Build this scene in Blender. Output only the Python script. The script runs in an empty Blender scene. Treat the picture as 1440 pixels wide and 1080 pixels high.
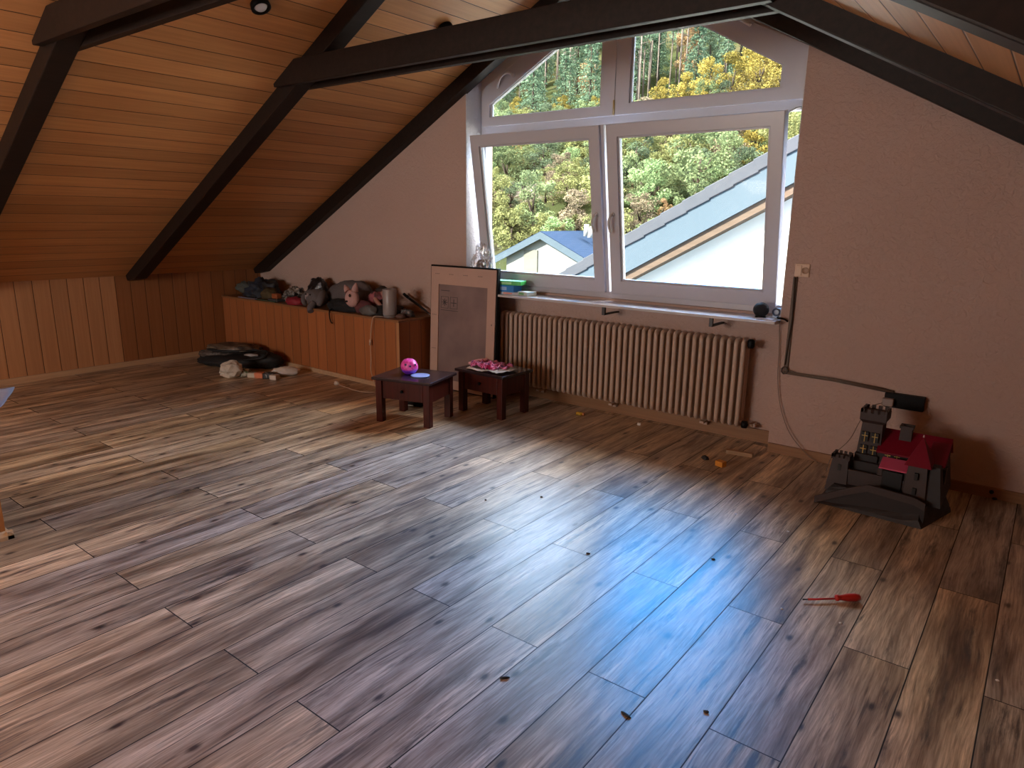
import bpy, bmesh, math, random
from mathutils import Vector, Matrix, noise

# ------------------------------------------------------------------ camera, world, light
SC = bpy.context.scene
COL = SC.collection
YAW, PITCH, ROLL, FPX = -0.66047, -0.23529, 0.013133, 973.5
CAMPOS = Vector((0, 0, 1.5))
fwd = Vector((math.sin(YAW)*math.cos(PITCH), math.cos(YAW)*math.cos(PITCH), math.sin(PITCH)))
rgt = Vector((math.cos(YAW), -math.sin(YAW), 0)); upv = rgt.cross(fwd)
r2 = rgt*math.cos(ROLL)+upv*math.sin(ROLL); u2 = -rgt*math.sin(ROLL)+upv*math.cos(ROLL)
cam = bpy.data.cameras.new('camera'); camo = bpy.data.objects.new('camera', cam); COL.objects.link(camo)
camo.matrix_world = Matrix(((r2.x, u2.x, -fwd.x, 0), (r2.y, u2.y, -fwd.y, 0), (r2.z, u2.z, -fwd.z, 1.5), (0, 0, 0, 1)))
cam.sensor_fit = 'HORIZONTAL'; cam.sensor_width = 36; cam.lens = FPX/1440*36; cam.clip_start = .02; cam.clip_end = 900
SC.camera = camo
SC.view_settings.view_transform = 'Standard'; SC.view_settings.look = 'None'
SC.view_settings.exposure = 0.75; SC.view_settings.gamma = 1.0; SC.view_settings.use_curve_mapping = False
SC.cycles.use_denoising = True
SC.cycles.max_bounces = 8; SC.cycles.diffuse_bounces = 5; SC.cycles.glossy_bounces = 4
SC.cycles.transparent_max_bounces = 24; SC.cycles.sample_clamp_indirect = 6
SC.cycles.caustics_reflective = False; SC.cycles.caustics_refractive = False

SKY_BLUE = (0.7, 5.2, 13.5); SKY_LOW = (4.2, 5.6, 7.2); CLOUD = (15.0, 13.6, 12.4)
SKY_GAIN = 1.4
SUN_E = 21.0
REAR_W = 74.0; REAR_COL = (1.0, .82, .66)

def build_world():
    w = bpy.data.worlds.new('sky'); SC.world = w; w.use_nodes = True
    nt = w.node_tree; nt.nodes.clear(); N = nt.nodes.new; L = nt.links.new
    out = N('ShaderNodeOutputWorld'); bg = N('ShaderNodeBackground'); L(bg.outputs[0], out.inputs[0])
    tc = N('ShaderNodeTexCoord'); sep = N('ShaderNodeSeparateXYZ'); L(tc.outputs['Generated'], sep.inputs[0])
    def rng_(v, a, b, c, d):
        q = N('ShaderNodeMapRange'); q.interpolation_type = 'SMOOTHSTEP'
        for k, x in zip(('From Min', 'From Max', 'To Min', 'To Max'), (a, b, c, d)): q.inputs[k].default_value = x
        L(v, q.inputs['Value']); return q.outputs[0]
    def mul(a, b):
        q = N('ShaderNodeMath'); q.operation = 'MULTIPLY'; L(a, q.inputs[0]); L(b, q.inputs[1]); return q.outputs[0]
    # bright cloud cover with a wide gap of clear blue to the north, half way up the sky
    az = N('ShaderNodeMath'); az.operation = 'ARCTAN2'; L(sep.outputs['X'], az.inputs[0]); L(sep.outputs['Y'], az.inputs[1])
    ns = N('ShaderNodeTexNoise'); ns.inputs['Scale'].default_value = 5; ns.inputs['Detail'].default_value = 4
    L(tc.outputs['Generated'], ns.inputs['Vector'])
    ad = N('ShaderNodeMath'); ad.operation = 'MULTIPLY_ADD'; ad.inputs[1].default_value = .18; L(ns.outputs[0], ad.inputs[0]); L(az.outputs[0], ad.inputs[2])
    gap = mul(mul(rng_(ad.outputs[0], -.50, -.40, 0, 1), rng_(ad.outputs[0], .10, .35, 1, 0)), mul(rng_(sep.outputs['Z'], .30, .36, 0, 1), rng_(sep.outputs['Z'], .72, .86, 1, 0)))
    low = rng_(sep.outputs['Z'], .44, .64, 0, 1)
    m1 = N('ShaderNodeMix'); m1.data_type = 'RGBA'
    m1.inputs['A'].default_value = (*SKY_LOW, 1); m1.inputs['B'].default_value = (*CLOUD, 1); L(low, m1.inputs['Factor'])
    m2 = N('ShaderNodeMix'); m2.data_type = 'RGBA'; m2.inputs['B'].default_value = (*SKY_BLUE, 1)
    L(m1.outputs['Result'], m2.inputs['A']); L(gap, m2.inputs['Factor'])
    # the southern half of the sky (behind the house) is duller
    dim = rng_(sep.outputs['Y'], -.25, .35, .30, 1)
    vm = N('ShaderNodeVectorMath'); vm.operation = 'SCALE'; L(m2.outputs['Result'], vm.inputs[0]); L(dim, vm.inputs['Scale'])
    L(vm.outputs[0], bg.inputs['Color']); bg.inputs['Strength'].default_value = SKY_GAIN
build_world()

def lamp(name, kind, energy, loc, rot, **kw):
    d = bpy.data.lights.new(name, kind); d.energy = energy
    for k, v in kw.items(): setattr(d, k, v)
    o = bpy.data.objects.new(name, d); COL.objects.link(o); o.location = loc; o.rotation_euler = rot
    return o
# sun behind the house, lighting the hillside opposite the window
lamp('sun', 'SUN', SUN_E, (0, -20, 30), (math.radians(57), 0, math.radians(-30)), color=(1, .96, .88), angle=.02)
# warm lamp added as interior fill, set in the unseen rear gable opening
lamp('rear_fill_lamp', 'AREA', REAR_W, (-3.9, -3.12, 1.62), (math.radians(90), 0, math.radians(6)),
     shape='RECTANGLE', size=2.2, size_y=1.0, color=REAR_COL)
# portal in the front window opening guides the sky sampling; it gives no light of its own
po = lamp('window_portal', 'AREA', 1, (-2.71, 4.95, 1.95), (math.radians(-90), 0, 0), shape='RECTANGLE', size=2.8, size_y=2.5)
po.data.cycles.is_portal = True

# ------------------------------------------------------------------ helpers
def tag(o, label=None, cat=None, group=None, kind=None):
    if label: o['label'] = label
    if cat: o['category'] = cat
    if group: o['group'] = group
    if kind: o['kind'] = kind
    return o

def empty(name, loc=(0, 0, 0), rz=0.0, label=None, cat=None, group=None, kind=None):
    o = bpy.data.objects.new(name, None); COL.objects.link(o); o.empty_display_size = .1
    o.location = loc; o.rotation_euler = (0, 0, rz)
    return tag(o, label, cat, group, kind)

class MB:
    def __init__(s): s.bm = bmesh.new()
    def poly(s, pts):
        try: return s.bm.faces.new([s.bm.verts.new(p) for p in pts])
        except ValueError: return None
    def box(s, a, b, M=None):
        (x0, y0, z0), (x1, y1, z1) = a, b
        v = [Vector(p) for p in ((x0,y0,z0),(x1,y0,z0),(x1,y1,z0),(x0,y1,z0),(x0,y0,z1),(x1,y0,z1),(x1,y1,z1),(x0,y1,z1))]
        if M is not None: v = [M @ p for p in v]
        v = [s.bm.verts.new(p) for p in v]
        for f in ((3,2,1,0),(4,5,6,7),(0,1,5,4),(1,2,6,5),(2,3,7,6),(3,0,4,7)): s.bm.faces.new([v[i] for i in f])
        return s
    def prism(s, pts, axis, a, b, M=None):
        # pts: 2D polygon in the two other axes (in xyz order), extruded from a to b along axis
        def mk(p, t):
            q = list(p); q.insert(axis, t); q = Vector(q)
            return M @ q if M is not None else q
        A = [s.bm.verts.new(mk(p, a)) for p in pts]; B = [s.bm.verts.new(mk(p, b)) for p in pts]
        n = len(pts)
        s.bm.faces.new(A[::-1]); s.bm.faces.new(B)
        for i in range(n): s.bm.faces.new([A[i], A[(i+1) % n], B[(i+1) % n], B[i]])
        return s
    def ring(s, outer, inner, axis, a, b, M=None):
        def mk(p, t):
            q = list(p); q.insert(axis, t); q = Vector(q)
            return M @ q if M is not None else q
        n = len(outer)
        O0 = [s.bm.verts.new(mk(p, a)) for p in outer]; O1 = [s.bm.verts.new(mk(p, b)) for p in outer]
        I0 = [s.bm.verts.new(mk(p, a)) for p in inner]; I1 = [s.bm.verts.new(mk(p, b)) for p in inner]
        for i in range(n):
            j = (i+1) % n
            for q in ((O0[i],O0[j],I0[j],I0[i]), (O1[j],O1[i],I1[i],I1[j]), (O0[j],O0[i],O1[i],O1[j]), (I0[i],I0[j],I1[j],I1[i])):
                s.bm.faces.new(q)
        return s
    def cyl(s, p0, p1, r0, r1=None, seg=16, caps=True):
        r1 = r0 if r1 is None else r1
        p0, p1 = Vector(p0), Vector(p1); d = (p1-p0).normalized()
        a = d.orthogonal().normalized(); b = d.cross(a)
        A, B = [], []
        for i in range(seg):
            t = 2*math.pi*i/seg; e = a*math.cos(t)+b*math.sin(t)
            A.append(s.bm.verts.new(p0+e*r0)); B.append(s.bm.verts.new(p1+e*r1))
        for i in range(seg):
            j = (i+1) % seg; f = s.bm.faces.new([A[i], A[j], B[j], B[i]]); f.smooth = True
        if caps: s.bm.faces.new(A[::-1]); s.bm.faces.new(B)
        return s
    def tube(s, pts, r, seg=8, smooth=True, sub=0):
        pts = [Vector(p) for p in pts]
        if sub and len(pts) > 2:
            q = []
            for i in range(len(pts)-1):
                p0 = pts[max(i-1, 0)]; p1 = pts[i]; p2 = pts[i+1]; p3 = pts[min(i+2, len(pts)-1)]
                for k in range(sub):
                    t = k/sub
                    q.append(.5*((2*p1)+(p2-p0)*t+(2*p0-5*p1+4*p2-p3)*t*t+(3*p1-p0-3*p2+p3)*t**3))
            q.append(pts[-1]); pts = q
        rs = r if isinstance(r, (list, tuple)) else None
        prev = None; d0 = (pts[1]-pts[0]).normalized(); a = d0.orthogonal().normalized(); rings = []
        for i, p in enumerate(pts):
            d = (pts[min(i+1, len(pts)-1)]-pts[max(i-1, 0)]).normalized()
            a = (a-d*a.dot(d)).normalized(); b = d.cross(a)
            if rs: f_ = i/(len(pts)-1)*(len(rs)-1); k = min(int(f_), len(rs)-2); rr = rs[k]+(rs[k+1]-rs[k])*(f_-k)
            else: rr = r
            rings.append([s.bm.verts.new(p+(a*math.cos(2*math.pi*k/seg)+b*math.sin(2*math.pi*k/seg))*rr) for k in range(seg)])
        for i in range(len(rings)-1):
            for k in range(seg):
                j = (k+1) % seg; f = s.bm.faces.new([rings[i][k], rings[i][j], rings[i+1][j], rings[i+1][k]]); f.smooth = smooth
        s.bm.faces.new(rings[0][::-1]); s.bm.faces.new(rings[-1])
        return s
    def lathe(s, prof, c=(0, 0, 0), seg=24, axis=None):
        # prof: list of (r, z)
        c = Vector(c); M = axis.to_matrix().to_4x4() if axis is not None else Matrix.Identity(4)
        rings = []
        for r, z in prof:
            if r < 1e-6: rings.append([s.bm.verts.new(c+(M @ Vector((0, 0, z))))])
            else: rings.append([s.bm.verts.new(c+(M @ Vector((r*math.cos(2*math.pi*k/seg), r*math.sin(2*math.pi*k/seg), z)))) for k in range(seg)])
        for i in range(len(rings)-1):
            A, B = rings[i], rings[i+1]
            for k in range(seg):
                j = (k+1) % seg
                q = [A[k % len(A)], A[j % len(A)], B[j % len(B)], B[k % len(B)]]
                u = []
                for v in q:
                    if v not in u: u.append(v)
                if len(u) > 2:
                    f = s.bm.faces.new(u); f.smooth = True
        return s
    def blob(s, c, rad, amp=.15, freq=2.0, sub=3, seed=0, M=None, flat=None, smooth=True, pw=1.0):
        # noise-displaced ellipsoid; flat = z below which points are pressed onto the surface it lies on
        t = bmesh.new(); bmesh.ops.create_icosphere(t, subdivisions=sub, radius=1)
        c = Vector(c); mp = {}
        for v in t.verts:
            n = v.co.normalized()
            k = 1+amp*noise.fractal(n*freq+Vector((seed*7.3, seed*3.1, seed)), 1.0, 2.0, 3)
            k += amp*.5*abs(noise.noise(n*freq*2.3+Vector((seed, 5, seed*2.2))))
            q = Vector((n.x*rad[0], n.y*rad[1], n.z*rad[2]))*k
            if M is not None: q = M @ q
            q = q+c
            if flat is not None and q.z < flat: q.z = flat+.0008*abs(n.x)
            mp[v.index] = s.bm.verts.new(q)
        for f in t.faces:
            g = s.bm.faces.new([mp[v.index] for v in f.verts]); g.smooth = smooth
        t.free(); return s
    def cloth(s, corners, n=14, amp=.02, freq=6, seed=0, thick=.006, floor=None):
        # crumpled sheet spanned by four corner points
        A, B, C_, D = [Vector(p) for p in corners]; g = []; h = []
        for i in range(n+1):
            r, r2_ = [], []
            for j in range(n+1):
                u, v = i/n, j/n
                p = (A*(1-u)+B*u)*(1-v)+(D*(1-u)+C_*u)*v
                w = noise.noise(Vector((u*freq+seed*3.7, v*freq, seed)))*amp + noise.noise(Vector((u*freq*2.5, v*freq*2.5+seed, seed)))*amp*.5
                e = noise.noise(Vector((u*4+seed, v*4, 9)))*amp*1.2
                p = p+Vector((e*.7, -e*.6, w+amp))
                if floor is not None: p.z = max(p.z, floor+thick)
                r.append(s.bm.verts.new(p)); r2_.append(s.bm.verts.new(p-Vector((0, 0, thick))))
            g.append(r); h.append(r2_)
        for i in range(n):
            for j in range(n):
                f = s.bm.faces.new([g[i][j], g[i+1][j], g[i+1][j+1], g[i][j+1]]); f.smooth = True
                f = s.bm.faces.new([h[i][j+1], h[i+1][j+1], h[i+1][j], h[i][j]]); f.smooth = True
        for i in range(n):
            s.bm.faces.new([g[i][0], h[i][0], h[i+1][0], g[i+1][0]]); s.bm.faces.new([g[i][n], g[i+1][n], h[i+1][n], h[i][n]])
            s.bm.faces.new([g[0][i], g[0][i+1], h[0][i+1], h[0][i]]); s.bm.faces.new([g[n][i], h[n][i], h[n][i+1], g[n][i+1]])
        return s
    def build(s, name, mat, parent=None, bevel=0, local=False, label=None, fix=True):
        if fix: bmesh.ops.recalc_face_normals(s.bm, faces=s.bm.faces[:])
        me = bpy.data.meshes.new(name); s.bm.to_mesh(me); s.bm.free()
        me.materials.append(mat)
        o = bpy.data.objects.new(name, me); COL.objects.link(o)
        if parent is not None:
            o.parent = parent
            if not local:
                o.matrix_parent_inverse = wm(parent).inverted()
        if bevel:
            b = o.modifiers.new('bevel', 'BEVEL'); b.width = bevel; b.segments = 2; b.limit_method = 'ANGLE'; b.angle_limit = .6
        if label: o['label'] = label
        return o

def wm(o):
    m = o.matrix_basis.copy()
    if o.parent is not None: m = wm(o.parent) @ o.matrix_parent_inverse @ m
    return m

def copy_tree(o, parent=None):
    c = o.copy(); COL.objects.link(c)
    if parent is not None: c.parent = parent
    for ch in list(o.children): copy_tree(ch, c)
    return c

# ------------------------------------------------------------------ materials
class NT:
    def __init__(s, name):
        s.m = bpy.data.materials.new(name); s.m.use_nodes = True; s.t = s.m.node_tree; s.t.nodes.clear()
        s.out = s.n('ShaderNodeOutputMaterial'); s.b = s.n('ShaderNodeBsdfPrincipled'); s.l(s.b.outputs[0], s.out.inputs[0])
        s.tc = s.n('ShaderNodeTexCoord')
    def n(s, k): return s.t.nodes.new(k)
    def l(s, a, b): s.t.links.new(a, b)
    def put(s, sock, v):
        if isinstance(v, bpy.types.NodeSocket): s.l(v, sock)
        elif isinstance(v, (tuple, list)) and len(v) == 3 and sock.type == 'RGBA': sock.default_value = (*v, 1)
        else: sock.default_value = v
    def math(s, op, a, b=0.0, c=None):
        m = s.n('ShaderNodeMath'); m.operation = op; s.put(m.inputs[0], a); s.put(m.inputs[1], b)
        if c is not None: s.put(m.inputs[2], c)
        return m.outputs[0]
    def xyz(s, v=None):
        q = s.n('ShaderNodeSeparateXYZ'); s.l(v or s.tc.outputs['Object'], q.inputs[0]); return q.outputs
    def comb(s, x, y, z):
        q = s.n('ShaderNodeCombineXYZ'); s.put(q.inputs[0], x); s.put(q.inputs[1], y); s.put(q.inputs[2], z); return q.outputs[0]
    def noise(s, v, scale, detail=3, rough=.5, dist=0.0):
        q = s.n('ShaderNodeTexNoise'); s.l(v, q.inputs['Vector']); q.inputs['Scale'].default_value = scale
        q.inputs['Detail'].default_value = detail; q.inputs['Roughness'].default_value = rough; q.inputs['Distortion'].default_value = dist
        return q.outputs[0]
    def white(s, v):
        q = s.n('ShaderNodeTexWhiteNoise'); q.noise_dimensions = '3D'; s.l(v, q.inputs['Vector']); return q.outputs['Value']
    def mr(s, v, a, b, c=0.0, d=1.0):
        q = s.n('ShaderNodeMapRange'); s.put(q.inputs['Value'], v)
        for k, x in zip(('From Min', 'From Max', 'To Min', 'To Max'), (a, b, c, d)): s.put(q.inputs[k], x)
        return q.outputs[0]
    def mix(s, f, a, b, mode='MIX'):
        q = s.n('ShaderNodeMix'); q.data_type = 'RGBA'; q.blend_type = mode
        s.put(q.inputs['Factor'], f); s.put(q.inputs['A'], a); s.put(q.inputs['B'], b); return q.outputs['Result']
    def ramp(s, f, stops):
        q = s.n('ShaderNodeValToRGB'); s.l(f, q.inputs[0]); cr = q.color_ramp
        while len(cr.elements) < len(stops): cr.elements.new(.5)
        for e, (p, c) in zip(cr.elements, stops): e.position = p; e.color = (*c, 1)
        return q.outputs[0]
    def bump(s, h, strength=.3, dist=.01):
        q = s.n('ShaderNodeBump'); q.inputs['Strength'].default_value = strength; q.inputs['Distance'].default_value = dist
        s.l(h, q.inputs['Height']); s.l(q.outputs[0], s.b.inputs['Normal'])
    def set(s, **kw):
        for k, v in kw.items(): s.put(s.b.inputs[k.replace('_', ' ')], v)
        return s

_mc = {}
def M_(name, col, rough=.6, var=.12, scale=30, bump=0.0, spec=.5, metal=0.0, **kw):
    if name in _mc: return _mc[name]
    t = NT(name); f = t.noise(t.tc.outputs['Object'], scale, 3)
    a = tuple(c*(1-var) for c in col); b = tuple(min(1, c*(1+var)) for c in col)
    t.set(Base_Color=t.mix(f, a, b), Roughness=rough, Metallic=metal); t.b.inputs['Specular IOR Level'].default_value = spec
    if bump: t.bump(t.noise(t.tc.outputs['Object'], scale*3, 4), bump, .003)
    for k, v in kw.items(): t.put(t.b.inputs[k.replace('_', ' ')], v)
    _mc[name] = t.m; return t.m

def mat_floor():
    t = NT('oak_laminate'); o = t.xyz(); W, Ln = .2145, 1.42
    r = t.math('DIVIDE', t.math('ADD', o[0], 1.052), W); k = t.math('FLOOR', r); fx = t.math('SUBTRACT', r, k)
    par = t.math('FLOORED_MODULO', k, 2.0)
    v = t.math('DIVIDE', t.math('SUBTRACT', o[1], t.math('MULTIPLY_ADD', par, .71, 1.80)), Ln)
    m = t.math('FLOOR', v); fy = t.math('SUBTRACT', v, m)
    pid = t.comb(k, m, 3.7); rnd = t.white(pid); rnd2 = t.white(t.comb(m, k, 11.3)); rnd3 = t.white(t.comb(k, m, 29.1))
    # grain coordinates, shifted for every board
    X = t.math('MULTIPLY_ADD', rnd, 17.0, o[0]); Y = t.math('MULTIPLY_ADD', rnd2, 23.0, o[1])
    warp = t.noise(t.comb(t.math('MULTIPLY', X, 5.0), t.math('MULTIPLY', Y, 1.6), rnd3), 1.0, 2)
    Xw = t.math('MULTIPLY_ADD', t.math('SUBTRACT', warp, .5), .055, X)
    broad = t.noise(t.comb(t.math('MULTIPLY', Xw, 11.0), t.math('MULTIPLY', Y, .9), 0.0), 1.0, 3, .55)
    fine = t.noise(t.comb(t.math('MULTIPLY', Xw, 150.0), t.math('MULTIPLY', Y, 6.0), 0.0), 1.0, 4, .65)
    med = t.noise(t.comb(t.math('MULTIPLY', Xw, 38.0), t.math('MULTIPLY', Y, 2.4), 5.0), 1.0, 4, .6)
    base = t.ramp(broad, [(.30, (.15, .105, .072)), (.44, (.33, .250, .165)), (.56, (.52, .400, .262)), (.72, (.66, .52, .35))])
    grey = t.ramp(broad, [(.28, (.13, .108, .092)), (.5, (.35, .300, .245)), (.75, (.56, .49, .41))])
    c = t.mix(t.mr(rnd3, .35, .95), base, grey)
    c = t.mix(t.mr(fine, .38, .60), t.mix(1.0, c, (.60, .55, .52), 'MULTIPLY'), c)
    c = t.mix(t.mr(med, .30, .52), t.mix(1.0, c, (.62, .57, .53), 'MULTIPLY'), c)
    # dark weathered streaks and knots
    pt = t.noise(t.comb(t.math('MULTIPLY', Xw, 7.5), t.math('MULTIPLY', Y, 1.3), 14.0), 1.0, 4, .6)
    c = t.mix(t.mr(pt, .48, .66, 0, .75), c, t.mix(1.0, c, (.40, .33, .29), 'MULTIPLY'))
    st = t.noise(t.comb(t.math('MULTIPLY', Xw, 20.0), t.math('MULTIPLY', Y, 1.9), 9.0), 1.0, 6, .68)
    c = t.mix(t.mr(st, .545, .66, 0, .92), c, (.045, .034, .030))
    cr = t.noise(t.comb(t.math('MULTIPLY', Xw, 62.0), t.math('MULTIPLY', Y, 2.0), 4.0), 1.0, 3, .5)
    c = t.mix(t.mr(cr, .63, .70, 0, .8), c, (.05, .036, .03))
    vo = t.n('ShaderNodeTexVoronoi'); vo.voronoi_dimensions = '2D'; vo.inputs['Scale'].default_value = 1.0
    t.l(t.comb(t.math('MULTIPLY', Xw, 5.0), t.math('MULTIPLY', Y, 2.6), 0.0), vo.inputs['Vector'])
    vs = t.n('ShaderNodeSeparateColor'); t.l(vo.outputs['Color'], vs.inputs[0])
    kd = t.math('ADD', vo.outputs['Distance'], t.math('MULTIPLY', t.math('GREATER_THAN', vs.outputs[0], .55), 1.0))
    kd = t.math('MULTIPLY_ADD', fine, .05, kd)
    c = t.mix(t.mr(kd, .05, .22, .45, 0), c, (.10, .065, .045)); c = t.mix(t.mr(kd, .05, .105, .92, 0), c, (.028, .020, .017))
    tone = t.mr(rnd, 0, 1, 1.28, 1.80)
    tc = t.n('ShaderNodeVectorMath'); tc.operation = 'SCALE'; t.l(c, tc.inputs[0]); t.l(tone, tc.inputs['Scale'])
    # joints
    dx = t.math('MULTIPLY', t.math('MINIMUM', fx, t.math('SUBTRACT', 1.0, fx)), W)
    dy = t.math('MULTIPLY', t.math('MINIMUM', fy, t.math('SUBTRACT', 1.0, fy)), Ln)
    d = t.math('MINIMUM', dx, dy); j = t.mr(d, .0014, .0028, 1, 0)
    c = t.mix(j, tc.outputs[0], (.02, .015, .013))
    sm = t.noise(t.comb(t.math('MULTIPLY', o[0], 1.0), o[1], 0.0), 1.7, 3)
    rough = t.math('ADD', t.mr(sm, .3, .7, .30, .35), t.math('MULTIPLY', fine, .05))
    t.set(Base_Color=c, Roughness=t.math('MAXIMUM', rough, t.math('MULTIPLY', j, .9)))
    t.b.inputs['Specular IOR Level'].default_value = .46
    h = t.math('SUBTRACT', t.math('MULTIPLY', fine, .10), t.math('MULTIPLY', j, 1.0))
    t.bump(h, .10, .001)
    return t.m

def mat_board(name, across, pitch, off, cols, along, seam_dark=(.03, .015, .008), gw=.004, gain=.25, batch=None, groove_len=1.0):
    """tongue-and-groove pine boards; across / along are axis numbers"""
    t = NT(name); o = t.xyz()
    r = t.math('DIVIDE', t.math('SUBTRACT', o[across], off), pitch); k = t.math('FLOOR', r); fx = t.math('SUBTRACT', r, k)
    rnd = t.white(t.comb(k, 2.2, 7.1))
    A = t.math('MULTIPLY', o[across], 55.0); B = t.math('MULTIPLY_ADD', rnd, 9.0, t.math('MULTIPLY', o[along], 1.8))
    g = t.noise(t.comb(A, B, rnd), 1.0, 3, .5)
    g2 = t.noise(t.comb(t.math('MULTIPLY', o[across], 14.0), t.math('MULTIPLY', o[along], .7), rnd), 1.0, 2, .5)
    c = t.mix(g2, cols[0], cols[1]); c = t.mix(t.mr(g, .35, .62, .0, .35), c, cols[2])
    tn = t.mr(rnd, 0, 1, 1-gain, 1+gain)
    vm = t.n('ShaderNodeVectorMath'); vm.operation = 'SCALE'; t.l(c, vm.inputs[0]); t.l(tn, vm.inputs['Scale']); c = vm.outputs[0]
    if batch:
        ax, val, mul = batch
        f = t.math('GREATER_THAN', o[ax], val); c = t.mix(f, c, t.mix(1.0, c, mul, 'MULTIPLY'))
    d = t.math('MULTIPLY', t.math('MINIMUM', fx, t.math('SUBTRACT', 1.0, fx)), pitch)
    c = t.mix(t.mr(d, gw*.35, gw*.8, 1, 0), c, seam_dark)
    t.set(Base_Color=c, Roughness=.42); t.b.inputs['Specular IOR Level'].default_value = .4
    t.bump(t.mr(d, 0, gw*1.6, 0, 1), .55, .004)
    return t.m

def mat_plaster(name, col):
    t = NT(name); p = t.tc.outputs['Object']
    a = t.noise(p, 34, 3, .6, .6); b = t.noise(p, 90, 2); L_ = t.noise(p, 1.6, 3)
    c = t.mix(L_, tuple(x*.93 for x in col), tuple(x*1.07 for x in col))
    t.set(Base_Color=c, Roughness=.92); t.b.inputs['Specular IOR Level'].default_value = .2
    t.bump(t.math('MULTIPLY_ADD', t.mr(a, .42, .62), 1.0, t.math('MULTIPLY', b, .4)), .6, .005)
    return t.m

def mat_wood(name, c0, c1, along=0, rough=.4, freq=40, spec=.5):
    t = NT(name); o = t.xyz(); q = [t.math('MULTIPLY', o[i], 1.6 if i == along else freq) for i in range(3)]
    g = t.noise(t.comb(*q), 1.0, 4, .6)
    t.set(Base_Color=t.mix(t.mr(g, .3, .7), c0, c1), Roughness=rough); t.b.inputs['Specular IOR Level'].default_value = spec
    t.bump(g, .1, .002); return t.m

def mat_leaf(name, cols, spread=.35):
    t = NT(name); p = t.tc.outputs['Object']
    oi = t.n('ShaderNodeObjectInfo'); f = t.noise(p, .55, 3); f2 = t.noise(p, 6.0, 2)
    c = t.ramp(t.math('ADD', t.math('MULTIPLY', f, .55), t.math('MULTIPLY', f2, .45)), [(.36, cols[0]), (.5, cols[1]), (.64, cols[2])])
    tn = t.mr(oi.outputs['Random'], 0, 1, 1-spread, 1+spread)
    vm = t.n('ShaderNodeVectorMath'); vm.operation = 'SCALE'; t.l(c, vm.inputs[0]); t.l(tn, vm.inputs['Scale'])
    t.t.nodes.remove(t.b)
    d = t.n('ShaderNodeBsdfDiffuse'); tr = t.n('ShaderNodeBsdfTranslucent'); ms = t.n('ShaderNodeMixShader'); ms.inputs[0].default_value = .25
    t.l(vm.outputs[0], d.inputs[0]); t.l(vm.outputs[0], tr.inputs[0]); t.l(d.outputs[0], ms.inputs[1]); t.l(tr.outputs[0], ms.inputs[2])
    t.l(ms.outputs[0], t.out.inputs[0]); return t.m

def mat_glass(name, tint=(.96, .98, .97), f0=.06):
    t = NT(name); t.t.nodes.remove(t.b)
    tr = t.n('ShaderNodeBsdfTransparent'); gl = t.n('ShaderNodeBsdfGlossy'); fr = t.n('ShaderNodeFresnel'); ms = t.n('ShaderNodeMixShader')
    tr.inputs[0].default_value = (*tint, 1); gl.inputs['Roughness'].default_value = .02; fr.inputs[0].default_value = 1.35
    ns = t.noise(t.tc.outputs['Object'], 3.0, 2); t.l(t.mix(ns, tuple(x*.985 for x in tint), tint), tr.inputs[0])
    t.l(fr.outputs[0], ms.inputs[0]); t.l(tr.outputs[0], ms.inputs[1]); t.l(gl.outputs[0], ms.inputs[2]); t.l(ms.outputs[0], t.out.inputs[0])
    return t.m

def mat_patch(name, stops, scale=8, rough=.8, detail=2, dist=1.0, stretch=None):
    t = NT(name); p = t.tc.outputs['Object']
    if stretch:
        o = t.xyz(); p = t.comb(*[t.math('MULTIPLY', o[i], stretch[i]) for i in range(3)])
    t.set(Base_Color=t.ramp(t.noise(p, scale, detail, .5, dist), stops), Roughness=rough); return t.m

FLOOR = mat_floor()
PLASTER = mat_plaster('rough_plaster', (.50, .365, .315))
NICHE = mat_plaster('niche_plaster', (.40, .29, .25))
CEIL = mat_board('ceiling_boards', 0, .1215, -7.24, ((.66, .33, .135), (.55, .255, .10), (.40, .175, .068)), 1, gain=.16)
KNEE = mat_board('knee_wall_boards', 1, .1405, 2.133, ((.50, .255, .120), (.43, .205, .095), (.32, .145, .060)), 2,
                 gain=.08, batch=(1, 2.972, (.62, .50, .40)))
CHESTM = mat_board('chest_boards', 0, .139, -7.23, ((.40, .145, .050), (.34, .115, .040), (.26, .085, .029)), 2, gain=.12)
CHESTS = mat_board('chest_side_boards', 1, .139, 4.06, ((.40, .145, .050), (.34, .115, .040), (.26, .085, .029)), 2, gain=.12)
BEAM = mat_wood('dark_stained_timber', (.010, .006, .0045), (.020, .011, .008), 1, .5, 30, .22)
PALEW = mat_wood('pale_wood_strip', (.42, .27, .16), (.52, .34, .20), 1, .5, 60)
OAKB = mat_wood('brown_skirting_wood', (.24, .12, .055), (.31, .16, .075), 0, .45, 60)
PVC = M_('white_window_plastic', (.54, .54, .59), .30, .02)
GLASS = mat_glass('window_glass')
CREAM = M_('cream_radiator_enamel', (.52, .39, .31), .38, .04)
MAHOG = mat_wood('mahogany_stain', (.036, .007, .005), (.075, .014, .010), 2, .32, 50, .3)
MAHOGT = mat_wood('mahogany_top', (.018, .010, .012), (.034, .018, .020), 0, .22, 50)
BLACK = M_('black_plastic', (.005, .0045, .005), .5, spec=.15)
WHITE = M_('white_plastic', (.62, .60, .57), .4, .04)
BEIGE = M_('beige_plastic', (.66, .47, .33), .45, .04)
METAL = M_('brushed_steel', (.55, .55, .56), .3, .05, metal=1.0)

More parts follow.
